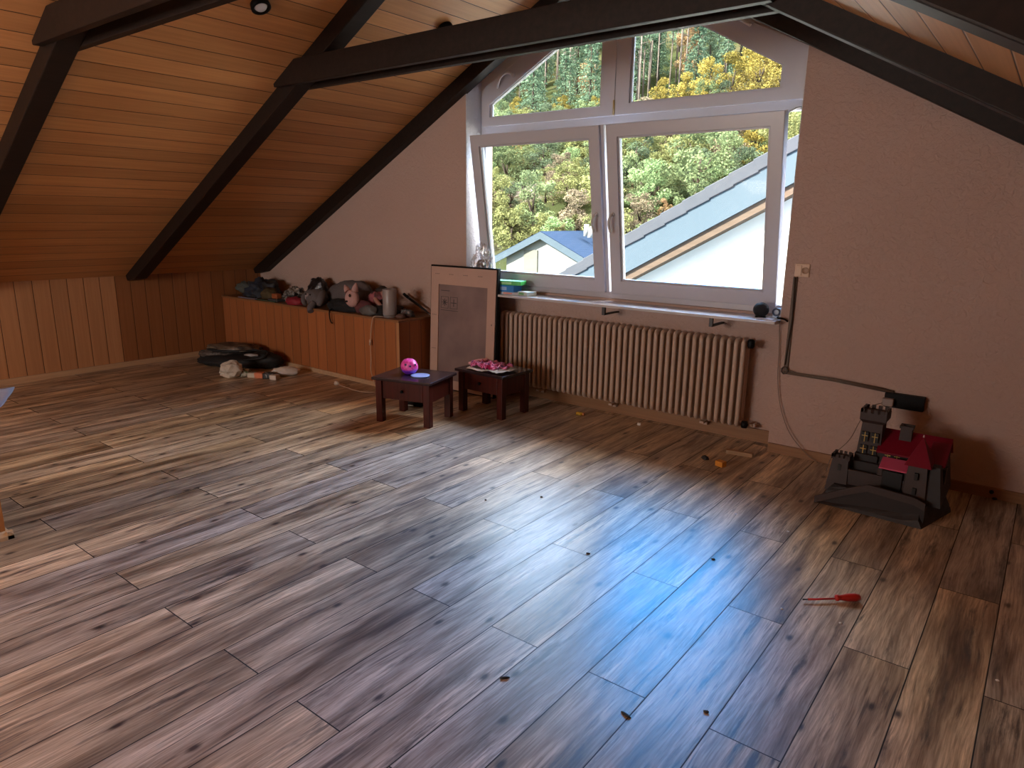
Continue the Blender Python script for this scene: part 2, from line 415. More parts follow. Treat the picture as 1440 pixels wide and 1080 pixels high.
# ------------------------------------------------------------------ roof geometry
XK, XKR = -7.23, 1.735
SL, SR = .541, .550
def zl(x): return .9+SL*(x-XK)           # underside of the left boards
def zr(x): return 1.854-SR*x             # underside of the right boards
XR = (1.854-(.9-SL*XK))/(SL+SR); ZR = zl(XR)
def zc(x): return min(zl(x), zr(x))
YW, YF, YB = 4.56, 4.745, -3.2           # gable wall face, window plane, rear wall

# floor, ceiling
MB().box((XK-.25, YB-.25, -.08), (XKR+.25, 4.93, 0)).build('floor', FLOOR); tag(bpy.data.objects['floor'], 'brown weathered oak laminate floor laid in long boards', kind='structure')
T = .16
m = MB()
m.prism([(XK-.25, zl(XK-.25)), (XR, ZR), (XR, ZR+T), (XK-.25, zl(XK-.25)+T)], 1, YB-.25, 5.15)
m.prism([(XR, ZR), (XKR+.25, zr(XKR+.25)), (XKR+.25, zr(XKR+.25)+T), (XR, ZR+T)], 1, YB-.25, 5.15)
c_ = m.build('ceiling', CEIL); tag(c_, 'sloping pine board ceiling', kind='structure')
m = MB()
m.prism([(XK-.6, zl(XK-.6)+T), (XR, ZR+T), (XR, ZR+T+.08), (XK-.6, zl(XK-.6)+T+.08)], 1, YB-.6, 5.3)
m.prism([(XR, ZR+T), (XKR+.6, zr(XKR+.6)+T), (XKR+.6, zr(XKR+.6)+T+.08), (XR, ZR+T+.08)], 1, YB-.6, 5.3)
tag(m.build('trim_1', M_('roof_tiles_outer', (.10, .05, .04), .8)), 'outer roof covering', kind='structure')

# walls
tag(MB().box((XK-.2, YB, 0), (XK, 4.91, .9)).build('wall_left', KNEE), 'low board-clad knee wall', kind='structure')
tag(MB().box((XKR, YB, 0), (XKR+.2, 4.91, .9)).build('wall_right', PLASTER), 'low plaster knee wall', kind='structure')
XL0, XR0 = -4.065, -1.36
def zcut(x): return zc(x)+.01
m = MB(); m.prism([(XK-.2, 0), (XL0, 0), (XL0, zcut(XL0)), (XK, zcut(XK)), (XK-.2, zcut(XK)-.1)], 1, YW, 4.91)
tag(m.build('wall_back_left', PLASTER), 'rough beige plaster gable wall left of the window', kind='structure')
m = MB().box((XL0, 4.72, 0), (XR0, 4.91, .90)); tag(m.build('wall_niche', PLASTER), 'plaster niche wall behind the radiator', kind='structure')
m = MB(); m.prism([(XR0, 0), (XKR+.2, 0), (XKR+.2, zcut(XKR)-.1), (XKR, zcut(XKR)), (XR0, zcut(XR0))], 1, YW, 4.91)
tag(m.build('wall_back_right', PLASTER), 'rough beige plaster gable wall right of the window', kind='structure')
m = MB(); zt = 2.40; a, b = -5.1, -2.72
m.prism([(XK-.2, 0), (a, 0), (a, zcut(a)), (XK, zcut(XK)), (XK-.2, zcut(XK)-.1)], 1, YB-.2, YB)
m.prism([(b, 0), (XKR+.2, 0), (XKR+.2, zcut(XKR)-.1), (XKR, zcut(XKR)), (b, zcut(b))], 1, YB-.2, YB)
m.box((a, YB-.2, 0), (b, YB, .95)); m.prism([(a, zcut(a)-.45), (b, zt), (b, zcut(b)), (a, zcut(a))], 1, YB-.2, YB)
tag(m.build('wall_front', PLASTER), 'rear gable wall behind the camera', kind='structure')

# white painted window reveals
REV = mat_plaster('white_painted_reveal', (.60, .60, .63))
m = MB().prism([(YW+.001, .886), (YF+.01, .886), (YF+.01, zl(XL0)-.01), (YW+.001, zl(XL0)-.01)], 0, XL0, XL0+.005); tag(m.build('trim_2', REV), 'white painted left window reveal', kind='structure')
m = MB().prism([(YW+.001, .886), (YF+.01, .886), (YF+.01, zr(XR0)-.01), (YW+.001, zr(XR0)-.01)], 0, XR0-.005, XR0); tag(m.build('trim_3', REV), 'white painted right window reveal', kind='structure')
# skirtings
tag(MB().box((XK, YB, 0), (XK+.018, 4.05, .05)).build('baseboard_left', PALEW), 'pale wood skirting', kind='structure')
tag(MB().box((XR0+.005, YW-.018, 0), (XKR, YW, .06)).build('baseboard_back', OAKB), 'brown wood skirting', kind='structure')
m = MB().box((XL0, 4.70, 0), (XR0, 4.72, .09)); tag(m.build('baseboard_niche', OAKB), 'brown wood skirting behind radiator', kind='structure')

# rafters: lower face below the boards
DL, DR = .125, .09
def rafter(side, y0, y1, label):
    m = MB()
    if side == 'L': p = [(XK, zl(XK)-.012), (XK+.0, zl(XK)+.02), (XR, ZR+.01), (XR, ZR-DL), (XK+.19, zl(XK+.19)-DL), (XK+.02, zl(XK)-.05)]
    else:
        DR = .102 if y0 < 4 else .09
        p = [(XR, ZR+.01), (XKR, zr(XKR)+.01), (XKR, zr(XKR)-.03), (XKR-.1, zr(XKR-.1)-DR), (XR, ZR-DR)]
    m.prism(p, 1, y0, y1)
    return tag(m.build('roof_rafter', BEAM, bevel=.006), label, 'rafter', 'dark roof rafters')
rafter('L', 4.475, YW+.02, 'dark rafter on the left slope lying against the gable wall above the toy chest')
rafter('R', 4.475, YW+.02, 'dark rafter on the right slope lying against the gable wall above the socket')
rafter('L', 3.08, 3.20, 'dark left rafter ending mid knee wall, crossed by the tie beam near the window')
rafter('R', 3.08, 3.20, 'dark right rafter starting at the right end of the window tie beam')
rafter('L', 1.62, 1.74, 'dark rafter on the left slope at the upper left corner, nearest the viewer')
rafter('R', 1.62, 1.74, 'dark rafter with lit underside in the top right corner, nearest the viewer')
def collar(y0, y1, label):
    z0, z1 = 2.362, 2.517
    xl = lambda z: XK+(z-.9)/SL-.02; xr = lambda z: (1.854-z)/SR+.0
    m = MB().prism([(xl(z0)+.06, z0), (xr(z0)-.17+.02, z0), (xr(z1)-.01, z1), (xl(z1), z1), (xl(z0+.03), z0+.03)], 1, y0, y1)
    return tag(m.build('collar_beam', BEAM, bevel=.004), label, 'beam', 'dark collar ties')
collar(3.035, 3.08, 'dark horizontal tie plank in front of the window top, on the viewer side of its rafters')
collar(3.20, 3.245, 'dark horizontal tie plank in front of the window top, on the window side of its rafters')
collar(1.575, 1.62, 'dark horizontal tie plank in the top left corner, on the viewer side of its rafters')
collar(1.74, 1.785, 'dark horizontal tie plank in the top left corner, on the window side of its rafters')

# ------------------------------------------------------------------ window
win = empty('window_1', (-2.71, YF, .885), label='white plastic gable window of four sashes, the lower two tilted inwards', kind='structure')
def zf(x): return min(2.576+SL*(x+4.065), 2.573+.030-SR*(x+1.415)+.0)   # top of frame follows the roof
XA = XR; ZA = zf(XA)
F0, F1 = YF+.01, YF+.075
m = MB(); w = .055
m.box((XL0, F0, .885), (XR0, F1, .955)); m.box((XL0, F0, .955), (XL0+w, F1, zf(XL0))); m.box((XR0-w, F0, .955), (XR0, F1, zf(XR0)))
m.box((XL0+w, F0-.002, 2.185), (XR0-w, F1, 2.262))
m.prism([(XL0+w, zf(XL0)-.05), (XA, ZA-.08), (XA, ZA+.1), (XL0, zf(XL0)+.1), (XL0, zf(XL0)-.08)], 1, F0+.001, F1-.001)
m.prism([(XA, ZA-.08), (XR0-w, zf(XR0)-.05), (XR0, zf(XR0)-.08), (XR0, zf(XR0)+.12), (XA, ZA+.1)], 1, F0+.001, F1-.001)
m.box((-2.78, F0+.02, 2.262), (-2.73, F1, ZA-.08))
m.build('window_frame', PVC, win, bevel=.004)
# upper fixed-look sashes
def upper(outer, inner, lab):
    m = MB().ring(outer, inner, 1, YF-.012, YF+.05); s = m.build('sash', PVC, win, bevel=.004)
    n = len(outer); c = Vector((sum(p[0] for p in inner)/n, sum(p[1] for p in inner)/n))
    shr = [(p[0]+(p[0]-c.x)*.004, p[1]+(p[1]-c.y)*.004) for p in inner]
    bead = [(p[0]+(c.x-p[0])*.03, p[1]+(c.y-p[1])*.03) for p in inner]
    MB().ring(inner, bead, 1, YF+.006, YF+.02).build('glazing_bead', PVC, s)
    MB().prism(shr, 1, YF+.022, YF+.036).build('pane', GLASS, s)
    return s
sl_out = [(-4.035, 2.245), (-2.760, 2.245), (-2.760, zf(-2.76)-.09), (-4.035, zf(-4.035)-.05)]
sl_in = [(-3.955, 2.318), (-2.878, 2.318), (-2.878, 2.42+SL*(3.955-2.878)), (-3.955, 2.42)]
s1 = upper(sl_out, sl_in, '')
zri = lambda x: 2.452+SR*(-1.55-x)
sr_out = [(-2.756, 2.245), (-1.395, 2.245), (-1.395, zf(-1.395)-.05), (XA, ZA-.09), (-2.756, zf(-2.756)-.088)]
sr_in = [(-2.640, 2.322), (-1.55, 2.322), (-1.55, 2.452), (XA+.03, zri(XA+.03)), (-2.640, zri(XA+.03)-.0)]
s2 = upper(sr_out, sr_in, '')
def lever(pts, base, parent):
    h = MB(); h.tube(pts, [.011, .009, .008, .009], 8, sub=5); h.cyl(base, Vector(base)+Vector((0, -.022, 0)), .014, .012, 12)
    return h.build('handle', WHITE, parent, bevel=0)
lever([(-3.855, 4.715, 2.535), (-3.81, 4.69, 2.60), (-3.745, 4.69, 2.635), (-3.70, 4.70, 2.625)], (-3.70, 4.733, 2.62), s1)
lever([(-1.93, 4.70, 2.775), (-1.88, 4.685, 2.77), (-1.82, 4.685, 2.735), (-1.77, 4.69, 2.705)], (-1.93, 4.733, 2.775), s2)
MB().cyl((-2.758, 4.725, 2.25), (-2.758, 4.725, 2.35), .008, seg=10).build('hinge', M_('brass_hinge', (.45, .33, .15), .4), s1)
# lower tilted sashes
def tilt_sash(x0, x1, hx, side, side_f=False):
    w = x1-x0; H = 1.228; th = .158
    e = empty('sash', (x0, YF+.012, .95)); e.parent = win; e.matrix_parent_inverse = wm(win).inverted(); e.rotation_euler = (th, 0, 0)
    b = .088
    MB().ring([(0, 0), (w, 0), (w, H), (0, H)], [(b, b+.012), (w-b, b+.012), (w-b, H-b), (b, H-b)], 1, -.045, .03).build('stile_frame', PVC, e, local=True, bevel=.005)
    q = .012
    MB().ring([(b, b+.012), (w-b, b+.012), (w-b, H-b), (b, H-b)], [(b+q, b+.012+q), (w-b-q, b+.012+q), (w-b-q, H-b-q), (b+q, H-b-q)], 1, -.028, -.012).build('glazing_bead', PVC, e, local=True)
    MB().box((b, -.010, b+.012), (w-b, .006, H-b)).build('pane', GLASS, e, local=True)
    if side_f: MB().box((w-.002, -.02, .0), (w+.026, .028, H)).build('meeting_strip', PVC, e, local=True, bevel=.003)
    hh = MB(); z = .60
    hh.tube([(hx, -.062, z), (hx, -.092, z-.01), (hx+side*.012, -.098, z-.06), (hx+side*.004, -.088, z-.125)], [.011, .010, .009, .010], 8, sub=5)
    hh.cyl((hx, -.044, z), (hx, -.064, z), .016, .014, 12)
    hh.build('handle', WHITE, e, local=True)
    return e
tilt_sash(-3.990, -2.757, 1.233-.045, -1, True)
tilt_sash(-2.700, -1.448, .040, -1)
# tilt stay on the right sash
MB().tube([(-1.452, 4.60, 2.155), (-1.437, 4.70, 2.19), (-1.42, 4.75, 2.2)], .006, 6).build('tilt_stay', METAL, win)

# sill board
SILLM = M_('marble_like_sill', (.56, .54, .55), .25, .08, 6)
sill = MB().box((-4.06, 4.452, .865), (-1.362, YF+.01, .885)).build('window_sill', SILLM, win, bevel=.003)
m = MB()
SB = M_('dark_iron', (.05, .045, .045), .5)
for bx in (-2.64, -1.80):
    m = MB(); m.box((bx-.012, 4.50, .80), (bx+.012, 4.52, .865)); m.box((bx-.012, 4.51, .80), (bx+.012, 4.72, .812)); m.build('sill_bracket', SB, win)

# ------------------------------------------------------------------ radiator
rad = empty('radiator', (-2.61, 4.63, 0), label='long cream ribbed column radiator under the window sill', cat='radiator')
NS = 43; PX = .0497; X0 = -3.68
def column():
    m = MB(); z0, z1 = .112, .728
    for yy in (-.042, 0, .042):
        m.tube([(0, yy, z0+.02), (0, yy, z0+.05), (0, yy, z1-.05), (0, yy, z1-.02)], .0165, 8)
    m.box((-.006, -.042, z0+.03), (.006, .042, z1-.03))
    for zz in (z0+.022, z1-.022):
        m.blob((0, 0, zz), (.0215, .060, .026), 0, 1, 2)
    return m
first = column().build('column', CREAM, rad, local=True); first.location = (X0-rad.location.x, 0, 0)
for i in range(1, NS):
    c = first.copy(); COL.objects.link(c); c.parent = rad; c.location = (X0+PX*i-rad.location.x, 0, 0)
m = MB(); xe = X0+PX*(NS-1)
m.cyl((xe+.01, 4.63, .70), (xe+.055, 4.63, .70), .012); m.cyl((xe+.035, 4.63, .70), (xe+.035, 4.695, .70), .009)
m.build('pipe', CREAM, rad)
MB().lathe([(.0, -.03), (.018, -.03), (.024, -.015), (.024, .02), (.015, .03), (0, .03)], (xe+.045, 4.60, .70), 14).build('valve', BLACK, rad)
MB().lathe([(.0, -.02), (.02, -.02), (.026, 0), (.02, .025), (0, .025)], (xe+.05, 4.60, .135), 14).build('valve', BLACK, rad)
m = MB(); m.cyl((xe+.01, 4.63, .13), (xe+.10, 4.63, .13), .011); m.cyl((xe+.10, 4.63, .13), (xe+.10, 4.69, .13), .011); m.build('pipe', CREAM, rad)
for bx in (-3.3, -2.6, -1.85):
    m = MB(); m.box((bx-.015, 4.67, .06), (bx+.015, 4.695, .14)); m.box((bx-.015, 4.60, .085), (bx+.015, 4.68, .10)); m.build('wall_bracket', CREAM, rad)

# ------------------------------------------------------------------ built-in chest along the gable wall
CZ = .63; CX1 = -4.40; CY0 = 4.06
ch = empty('storage_chest', (-5.8, 4.3, 0), label='long low reddish wood chest built along the gable wall, toys heaped on it', cat='chest')
MB().box((XK+.002, CY0+.012, 0), (CX1-.02, CY0+.03, CZ-.02)).build('front_panel', CHESTM, ch)
MB().box((CX1-.03, CY0+.012, 0), (CX1-.008, YW-.002, CZ-.02)).build('side_panel', CHESTS, ch)
MB().box((XK+.002, CY0, CZ-.02), (CX1, YW-.002, CZ)).build('lid', mat_wood('chest_lid_wood', (.20, .085, .035), (.29, .13, .052), 0, .4, 50), ch, bevel=.003)
MB().box((CX1-.03, CY0+.006, 0), (CX1-.002, CY0+.012, CZ-.02)).build('corner_strip', mat_wood('chest_corner_wood', (.40, .20, .085), (.46, .24, .11), 2, .4, 50), ch)
MB().box((XK+.02, CY0-.002, 0), (CX1-.002, CY0+.012, .04)).build('skirting', PALEW, ch)

# ------------------------------------------------------------------ two little tables
def table(cx, cy, rz, w, d, h, label, drawer):
    t = empty('side_table', (cx, cy, 0), rz, label, 'table')
    MB().box((-w/2, -d/2, h-.022), (w/2, d/2, h)).build('tabletop', MAHOGT, t, local=True, bevel=.005)
    L_ = .052
    for sx in (-1, 1):
        for sy in (-1, 1):
            x = sx*(w/2-.022-L_/2); y = sy*(d/2-.022-L_/2)
            MB().box((x-L_/2, y-L_/2, 0), (x+L_/2, y+L_/2, h-.022)).build('leg', MAHOG, t, local=True, bevel=.003)
    m = MB(); a = w/2-.03; b = d/2-.03; z0, z1 = h-.16, h-.022
    m.box((-a+.03, b-.02, z0), (a-.03, b, z1)); m.box((-a, -b+.04, z0), (-a+.02, b-.03, z1)); m.box((a-.02, -b+.04, z0), (a, b-.03, z1))
    m.build('apron', MAHOG, t, local=True)
    dr = MB().box((-a+.05, -b, z0), (a-.05, -b+.018, z1-.004)).build('drawer', MAHOG, t, local=True, bevel=.003)
    MB().lathe([(0, .022), (.010, .022), (.013, .014), (.007, .006), (.007, 0), (0, 0)], (0, -b, (z0+z1)/2), 14, Matrix.Rotation(math.pi/2, 3, 'X').to_quaternion()).build('knob', BLACK, dr, local=True)
    return t
table(-3.697, 3.563, .265, .50, .415, .345, 'small dark mahogany side table with drawer, carrying the pink ball, in front of the chest', True)
table(-3.383, 4.119, -.014, .493, .381, .346, 'small dark mahogany side table carrying the pink gift bag and papers, beside the radiator', True)

# things on the first table
def tloc(cx, cy, rz, x, y, z): c, s = math.cos(rz), math.sin(rz); return Vector((cx+x*c-y*s, cy+x*s+y*c, z))
P = tloc(-3.697, 3.563, .265, -.045, .0, .345)
t = NT('pink_wire_lampshade'); o = t.xyz(); vv = t.noise(t.tc.outputs['Object'], 60, 3)
f = t.mr(o[2], .375, .392)
cc = t.mix(f, (.16, .035, .62), t.mix(t.mr(vv, .42, .58), (.95, .16, .62), (.75, .05, .40)))
t.set(Base_Color=cc, Roughness=.35); t.b.inputs['Subsurface Weight'].default_value = .0; t.bump(vv, .6, .006)
PINKB = t.m
pe = empty('toy_ball', P, 0, 'small round pink and violet toy ball on the dark table', 'toy')
MB().blob(P+Vector((0, 0, .058)), (.068, .060, .062), .05, 3, 4, 3, flat=.346).build('shell', PINKB, pe)
m = MB()
for (a, b) in ((.5, .75), (-.1, .95), (1.2, .9)): m.blob(P+Vector((.062*math.cos(-1.2+a), .056*math.sin(-1.2+a), .03+.055*b)), (.009, .009, .009), 0, 1, 2)
m.build('button', M_('violet_plastic', (.05, .02, .12), .4), pe)
LB = M_('pale_blue_glare', (.30, .40, .78), .3, .08)
m = MB(); q = P+Vector((.115, -.0, 0)); m.lathe([(0, .003), (.066, .003), (.072, .010), (.060, .012), (.04, .008), (0, .008)], Vector((q.x, q.y, .343)), 22)
tag(m.build('glare_disc', LB), 'pale blue glare made as a flat dish beside the pink ball on the table', 'disc')  # pale blue disc modelled in place of a glare

# things on the second table
t = NT('pink_foil_bag'); cr = t.noise(t.tc.outputs['Object'], 26, 3, .5, 1.0)
t.set(Base_Color=t.ramp(cr, [(.36, (.32, .008, .07)), (.45, (.52, .012, .13)), (.50, (.85, .33, .60)), (.58, (.78, .22, .50)), (.64, (.10, .03, .22))]), Roughness=.3)
m = MB()
cx, cy, rz = -3.383, 4.119, -.014
def T2(x, y, z): return tloc(cx, cy, rz, x, y, z)
m.cloth([T2(-.16, -.10, .352), T2(.10, -.13, .352), T2(.15, .06, .352), T2(-.13, .09, .352)], 22, .034, 5, 3, .014, .347)
tag(m.build('gift_bag', t.m), 'crumpled crimson, pink and violet patterned gift bag lying on the dark table', 'bag')
m = MB(); m.tube([T2(-.20, -.04, .375), T2(-.15, -.01, .392), T2(-.10, .04, .40)], .013, 8); m.tube([T2(-.195, -.075, .372), T2(-.14, -.06, .385)], .012, 8)
tag(m.build('paper_roll', M_('pale_pink_paper', (.80, .42, .42), .5, .2)), 'small pale pink paper roll at the left end of the gift bag', 'paper')
m = MB(); m.cloth([T2(.02, -.165, .352), T2(.215, -.15, .352), T2(.20, .06, .352), T2(.06, .10, .352)], 10, .012, 3, 8, .002, .347)
tag(m.build('loose_paper', M_('white_paper', (.62, .62, .60), .7, .04)), 'crumpled white papers sticking out from under the gift bag', 'paper')
m = MB(); m.cloth([T2(-.15, -.16, .350), T2(.03, -.175, .350), T2(.05, -.12, .350), T2(-.17, -.10, .350)], 8, .006, 3, 2, .002, .347)
tag(m.build('booklet', M_('cream_paper', (.55, .45, .38), .6, .15)), 'thin cream leaflet under the gift bag at the front edge', 'paper')

# black adapter tray under the first table
b0 = Vector((-4.00, 3.83, 0))
be = empty('power_adapter', b0, .3, 'flat black cable box on the floor under the drawer table', 'electronics')
m = MB(); m.box((-.10, -.05, 0), (.10, .05, .045)); m.build('housing', BLACK, be, local=True, bevel=.006)
MB().box((-.085, -.052, .006), (.03, -.0505, .012)).build('edge_strip', WHITE, be, local=True)

# ------------------------------------------------------------------ big picture frame seen from behind, leaning on the sill
pf = empty('picture_frame', (-3.99, 4.40, 0), label='large black-edged framed board leaning upright between chest and radiator', cat='picture')
pf.rotation_euler = (-.045, 0, .03)
W_, H_ = .745, 1.095; ph = W_/2
m = MB().ring([(-ph, 0), (ph, 0), (ph, H_), (-ph, H_)], [(-ph+.018, .018), (ph-.018, .018), (ph-.018, H_-.018), (-ph+.018, H_-.018)], 1, -.005, .030)
m.build('outer_frame', BLACK, pf, local=True, bevel=.003)
BOARD = M_('raw_board', (.50, .335, .27), .75, .05, 12)
x0, x1, y0, y1 = -ph+.10, ph-.10, .09, H_-.165
MB().ring([(-ph+.012, .012), (ph-.012, .012), (ph-.012, H_-.014), (-ph+.012, H_-.014)], [(x0, y0), (x1, y0), (x1, y1), (x0, y1)], 1, -.012, .012).build('backing_board', BOARD, pf, local=True)
t = NT('dusty_glass_print'); o = t.xyz(); n_ = t.noise(t.tc.outputs['Object'], 4, 3)
t.set(Base_Color=t.mix(t.mr(n_, .35, .65), (.20, .145, .14), (.26, .19, .18)), Roughness=.22)
MB().box((x0, -.002, y0), (x1, .010, y1)).build('glazed_print', t.m, pf, local=True)
STP = M_('staple_steel', (.10, .08, .08), .4)
def dots(xx, zz):
    m = MB()
    for dx in (-.018, 0.0, .018): m.box((xx+dx-.004, -.0135, zz-.003), (xx+dx+.004, -.012, zz+.003))
    m.build('staple_row', STP, pf, local=True)
for xx in (-.29, -.13, .03, .19): dots(xx, H_-.075)
for zz in (.66, .36, .10): dots(-ph+.055, zz)
for zz in (.62, .28): MB().box((ph-.05, -.0135, zz), (ph-.042, -.012, zz+.012)).build('staple', STP, pf, local=True)
m = MB()
def sq(cx_, cz_, s, star):
    h = s/2; e = .003
    m.ring([(cx_-h, cz_-h*1.2), (cx_+h, cz_-h*1.2), (cx_+h, cz_+h*1.2), (cx_-h, cz_+h*1.2)], [(cx_-h+e, cz_-h*1.2+e), (cx_+h-e, cz_-h*1.2+e), (cx_+h-e, cz_+h*1.2-e), (cx_-h+e, cz_+h*1.2-e)], 1, -.0035, -.002)
    for k in range(star):
        a = math.pi*k/star; R_ = Matrix.Translation((cx_, 0, cz_)) @ Matrix.Rotation(a, 4, 'Y')
        m.box((-h*.75, -.0035, -.003), (h*.75, -.002, .003), R_)
sq(x0+.065, y1-.155, .085, 4); sq(x0+.17, y1-.155, .085, 2)
m.box((x0+.02, -.0035, y1-.225), (x0+.22, -.002, y1-.221)); m.box((x0+.02, -.0035, y1-.055), (x0+.12, -.002, y1-.050))
m.build('printed_symbol', M_('black_print', (.03, .025, .025), .6), pf, local=True)

# ------------------------------------------------------------------ things on the window sill
SZ = .8855
def sbox(name, x0, x1, y0, y1, z0, z1, col, label, cat, rz=0.0, stripe=None):
    c = Vector(((x0+x1)/2, (y0+y1)/2, z0)); e = empty(name, c, rz, label, cat)
    w, d = (x1-x0)/2, (y1-y0)/2
    MB().box((-w, -d, 0), (w, d, z1-z0)).build('carton', M_(name+cat+label[:12], col, .45, .1, 18), e, local=True, bevel=.003)
    if stripe: MB().box((-w*.75, -d-.001, (z1-z0)*.25), (w*.3, -d+.001, (z1-z0)*.75)).build('printed_band', M_(name+'band'+label[:9], stripe, .5), e, local=True)
    return e
sbox('game_box', -3.62, -3.46, 4.50, 4.62, .8855, .905, (.52, .56, .62), 'flat white booklet lying lowest in the pile on the window sill', 'box', .1, (.7, .25, .2))
sbox('game_box', -3.45, -3.33, 4.50, 4.60, .8855, .918, (.55, .60, .55), 'little white and green carton at the right end of the pile on the window sill', 'box', -.25, (.15, .45, .2))
sbox('game_box', -3.70, -3.50, 4.50, 4.62, .905, .960, (.02, .22, .62), 'blue carton on the window sill directly under the green box', 'box', .05, (.3, .5, .8))
sbox('game_box', -3.70, -3.46, 4.51, 4.63, .960, .995, (.06, .50, .10), 'bright green box topmost of the pile on the window sill', 'box', .22, (.35, .75, .35))
# plastic bag with dark thing behind the picture
bg = empty('plastic_bag', (-3.93, 4.62, SZ), label='clear crinkled plastic bag with a dark brown thing inside, on the sill behind the picture', cat='bag')
MB().blob((-3.93, 4.63, 1.06), (.075, .055, .085), .35, 2.4, 3, 5, flat=SZ).build('dark_content', M_('dark_fur', (.035, .022, .018), .7, .4, 40), bg)
t = NT('clear_film'); t.t.nodes.remove(t.b); tr = t.n('ShaderNodeBsdfTransparent'); gl = t.n('ShaderNodeBsdfGlossy'); ms = t.n('ShaderNodeMixShader'); df = t.n('ShaderNodeBsdfDiffuse'); m2 = t.n('ShaderNodeMixShader')
gl.inputs['Roughness'].default_value = .15; t.l(t.mr(t.noise(t.tc.outputs['Object'], 25, 3), .45, .65, .1, .5), ms.inputs[0]); df.inputs[0].default_value = (.8, .8, .85, 1)
t.l(tr.outputs[0], ms.inputs[1]); t.l(df.outputs[0], ms.inputs[2]); m2.inputs[0].default_value = .15; t.l(ms.outputs[0], m2.inputs[1]); t.l(gl.outputs[0], m2.inputs[2]); t.l(m2.outputs[0], t.out.inputs[0])
MB().blob((-3.945, 4.635, 1.07), (.095, .07, .185), .35, 3.2, 4, 9, flat=SZ, smooth=False).build('clear_film', t.m, bg)
# ball and ring at the right end
be = empty('speaker_ball', (-1.50, 4.59, SZ), label='small black round ball speaker at the right end of the window sill', cat='speaker')
MB().blob((-1.50, 4.59, SZ+.050), (.051, .051, .048), 0, 1, 4, 0, flat=SZ+.004).build('shell', M_('black_mesh', (.010, .010, .013), .75, .3, 200, .5), be)
MB().lathe([(0, 0), (.034, 0), (.036, .006), (.03, .010), (0, .010)], (-1.50, 4.59, SZ), 20).build('foot', BLACK, be)
m = MB(); cr_ = Vector((-1.415, 4.635, SZ+.037))
m.tube([cr_+Vector((.022*math.cos(a), 0, .022*math.sin(a))) for a in [i*math.pi/8 for i in range(17)]], .006, 8)
re_ = empty('tape_ring', (-1.415, 4.635, SZ), label='small dark ring standing on its edge beside the black ball on the sill', cat='ring')
m.build('band', M_('dark_blue_plastic', (.05, .07, .12), .4), re_); MB().box((-1.44, 4.645, SZ), (-1.385, 4.665, SZ+.06)).build('clear_case', M_('pale_case', (.45, .5, .6), .3), re_)
tag(MB().box((-1.50, 4.49, SZ), (-1.39, 4.54, SZ+.006)).build('paper_card', M_('pale_card', (.6, .6, .66), .5), bevel=.002), 'thin pale card lying in front of the black ball at the sill end', 'card')
tag(MB().tube([(-1.39, 4.60, SZ+.012), (-1.36, 4.50, SZ+.018), (-1.33, 4.53, SZ+.01), (-1.31, 4.545, SZ-.005)], .006, 8, sub=4).build('cable', BLACK), 'short black cable from the sill end to the wall duct', 'cable')
m = MB()
for i, (sx, sy) in enumerate(((-2.26, 4.60), (-2.21, 4.585), (-2.185, 4.61))): m.lathe([(0, .0012), (.022-.004*i, .001), (.022-.004*i, 0)], (sx, sy, SZ), 12)
tag(m.build('sticker', mat_patch('sticker_print', [(.4, (.5, .35, .5)), (.6, (.3, .4, .7))], 40)), 'faint coloured sticker on the middle of the sill', 'sticker')

# ------------------------------------------------------------------ wall socket, duct, power strip
so = empty('wall_socket', (-1.258, YW, 1.205), label='double beige wall switch and socket plate right of the window', cat='socket')
MB().box((-1.302, YW-.010, 1.165), (-1.214, YW+.002, 1.246)).build('plate', BEIGE, so, bevel=.003)
MB().box((-1.292, YW-.016, 1.174), (-1.260, YW-.009, 1.236)).build('rocker', BEIGE, so, bevel=.002)
MB().lathe([(0, 0), (.016, 0), (.019, .006), (.021, .006), (.021, 0)], (-1.238, YW-.011, 1.205), 18, Matrix.Rotation(math.pi/2, 3, 'X').to_quaternion()).build('socket_well', M_('socket_shadow', (.42, .28, .20), .5), so)
du = empty('cable_duct', (-1.29, YW, .85), label='grey-brown surface cable run bending from socket down and right along the wall', cat='cable')
DU = M_('duct_grey_brown', (.12, .085, .065), .6, .25, 60)
MB().box((-1.306, YW-.013, .545), (-1.280, YW, 1.165)).build('vertical_run', DU, du, bevel=.003)
m = MB(); m.tube([(-1.30, YW-.010, .55), (-1.0, YW-.010, .545), (-.66, YW-.010, .522)], .011, 8); m.tube([(-1.29, YW-.016, .57), (-1.22, YW-.014, .555), (-1.0, YW-.018, .556), (-.70, YW-.016, .535)], .005, 6)
m.build('horizontal_run', DU, du)
m = MB(); m.tube([(-1.296+.02*math.cos(i*.9), YW-.018-.004*(i % 2), .565+.024*math.sin(i*.9)) for i in range(15)], .005, 6)
m.tube([(-1.292, YW-.022, 1.16), (-1.285, YW-.02, .9), (-1.298, YW-.018, .60)], .004, 6)
m.build('cable_knot', M_('brown_cable', (.06, .04, .03), .5), du)
ps = empty('power_strip', (-.59, YW, .475), label='black power strip mounted on the wall above the toy castle', cat='power strip')
MB().box((-.70, YW-.045, .435), (-.492, YW, .520)).build('housing', BLACK, ps, bevel=.003)
MB().box((-.705, YW-.085, .448), (-.645, YW-.045, .492)).build('plug', M_('grey_plug', (.30, .24, .22), .5), ps, bevel=.005)
for k in (0, 1): MB().lathe([(.019, 0), (.016, -.004), (0, -.004)], (-.60+k*.062, YW-.046, .478), 16, Matrix.Rotation(math.pi/2, 3, 'X').to_quaternion()).build('socket_well', M_('black_well', (.006, .006, .006), .6), ps)
THIN = M_('thin_brown_cord', (.16, .11, .085), .5)
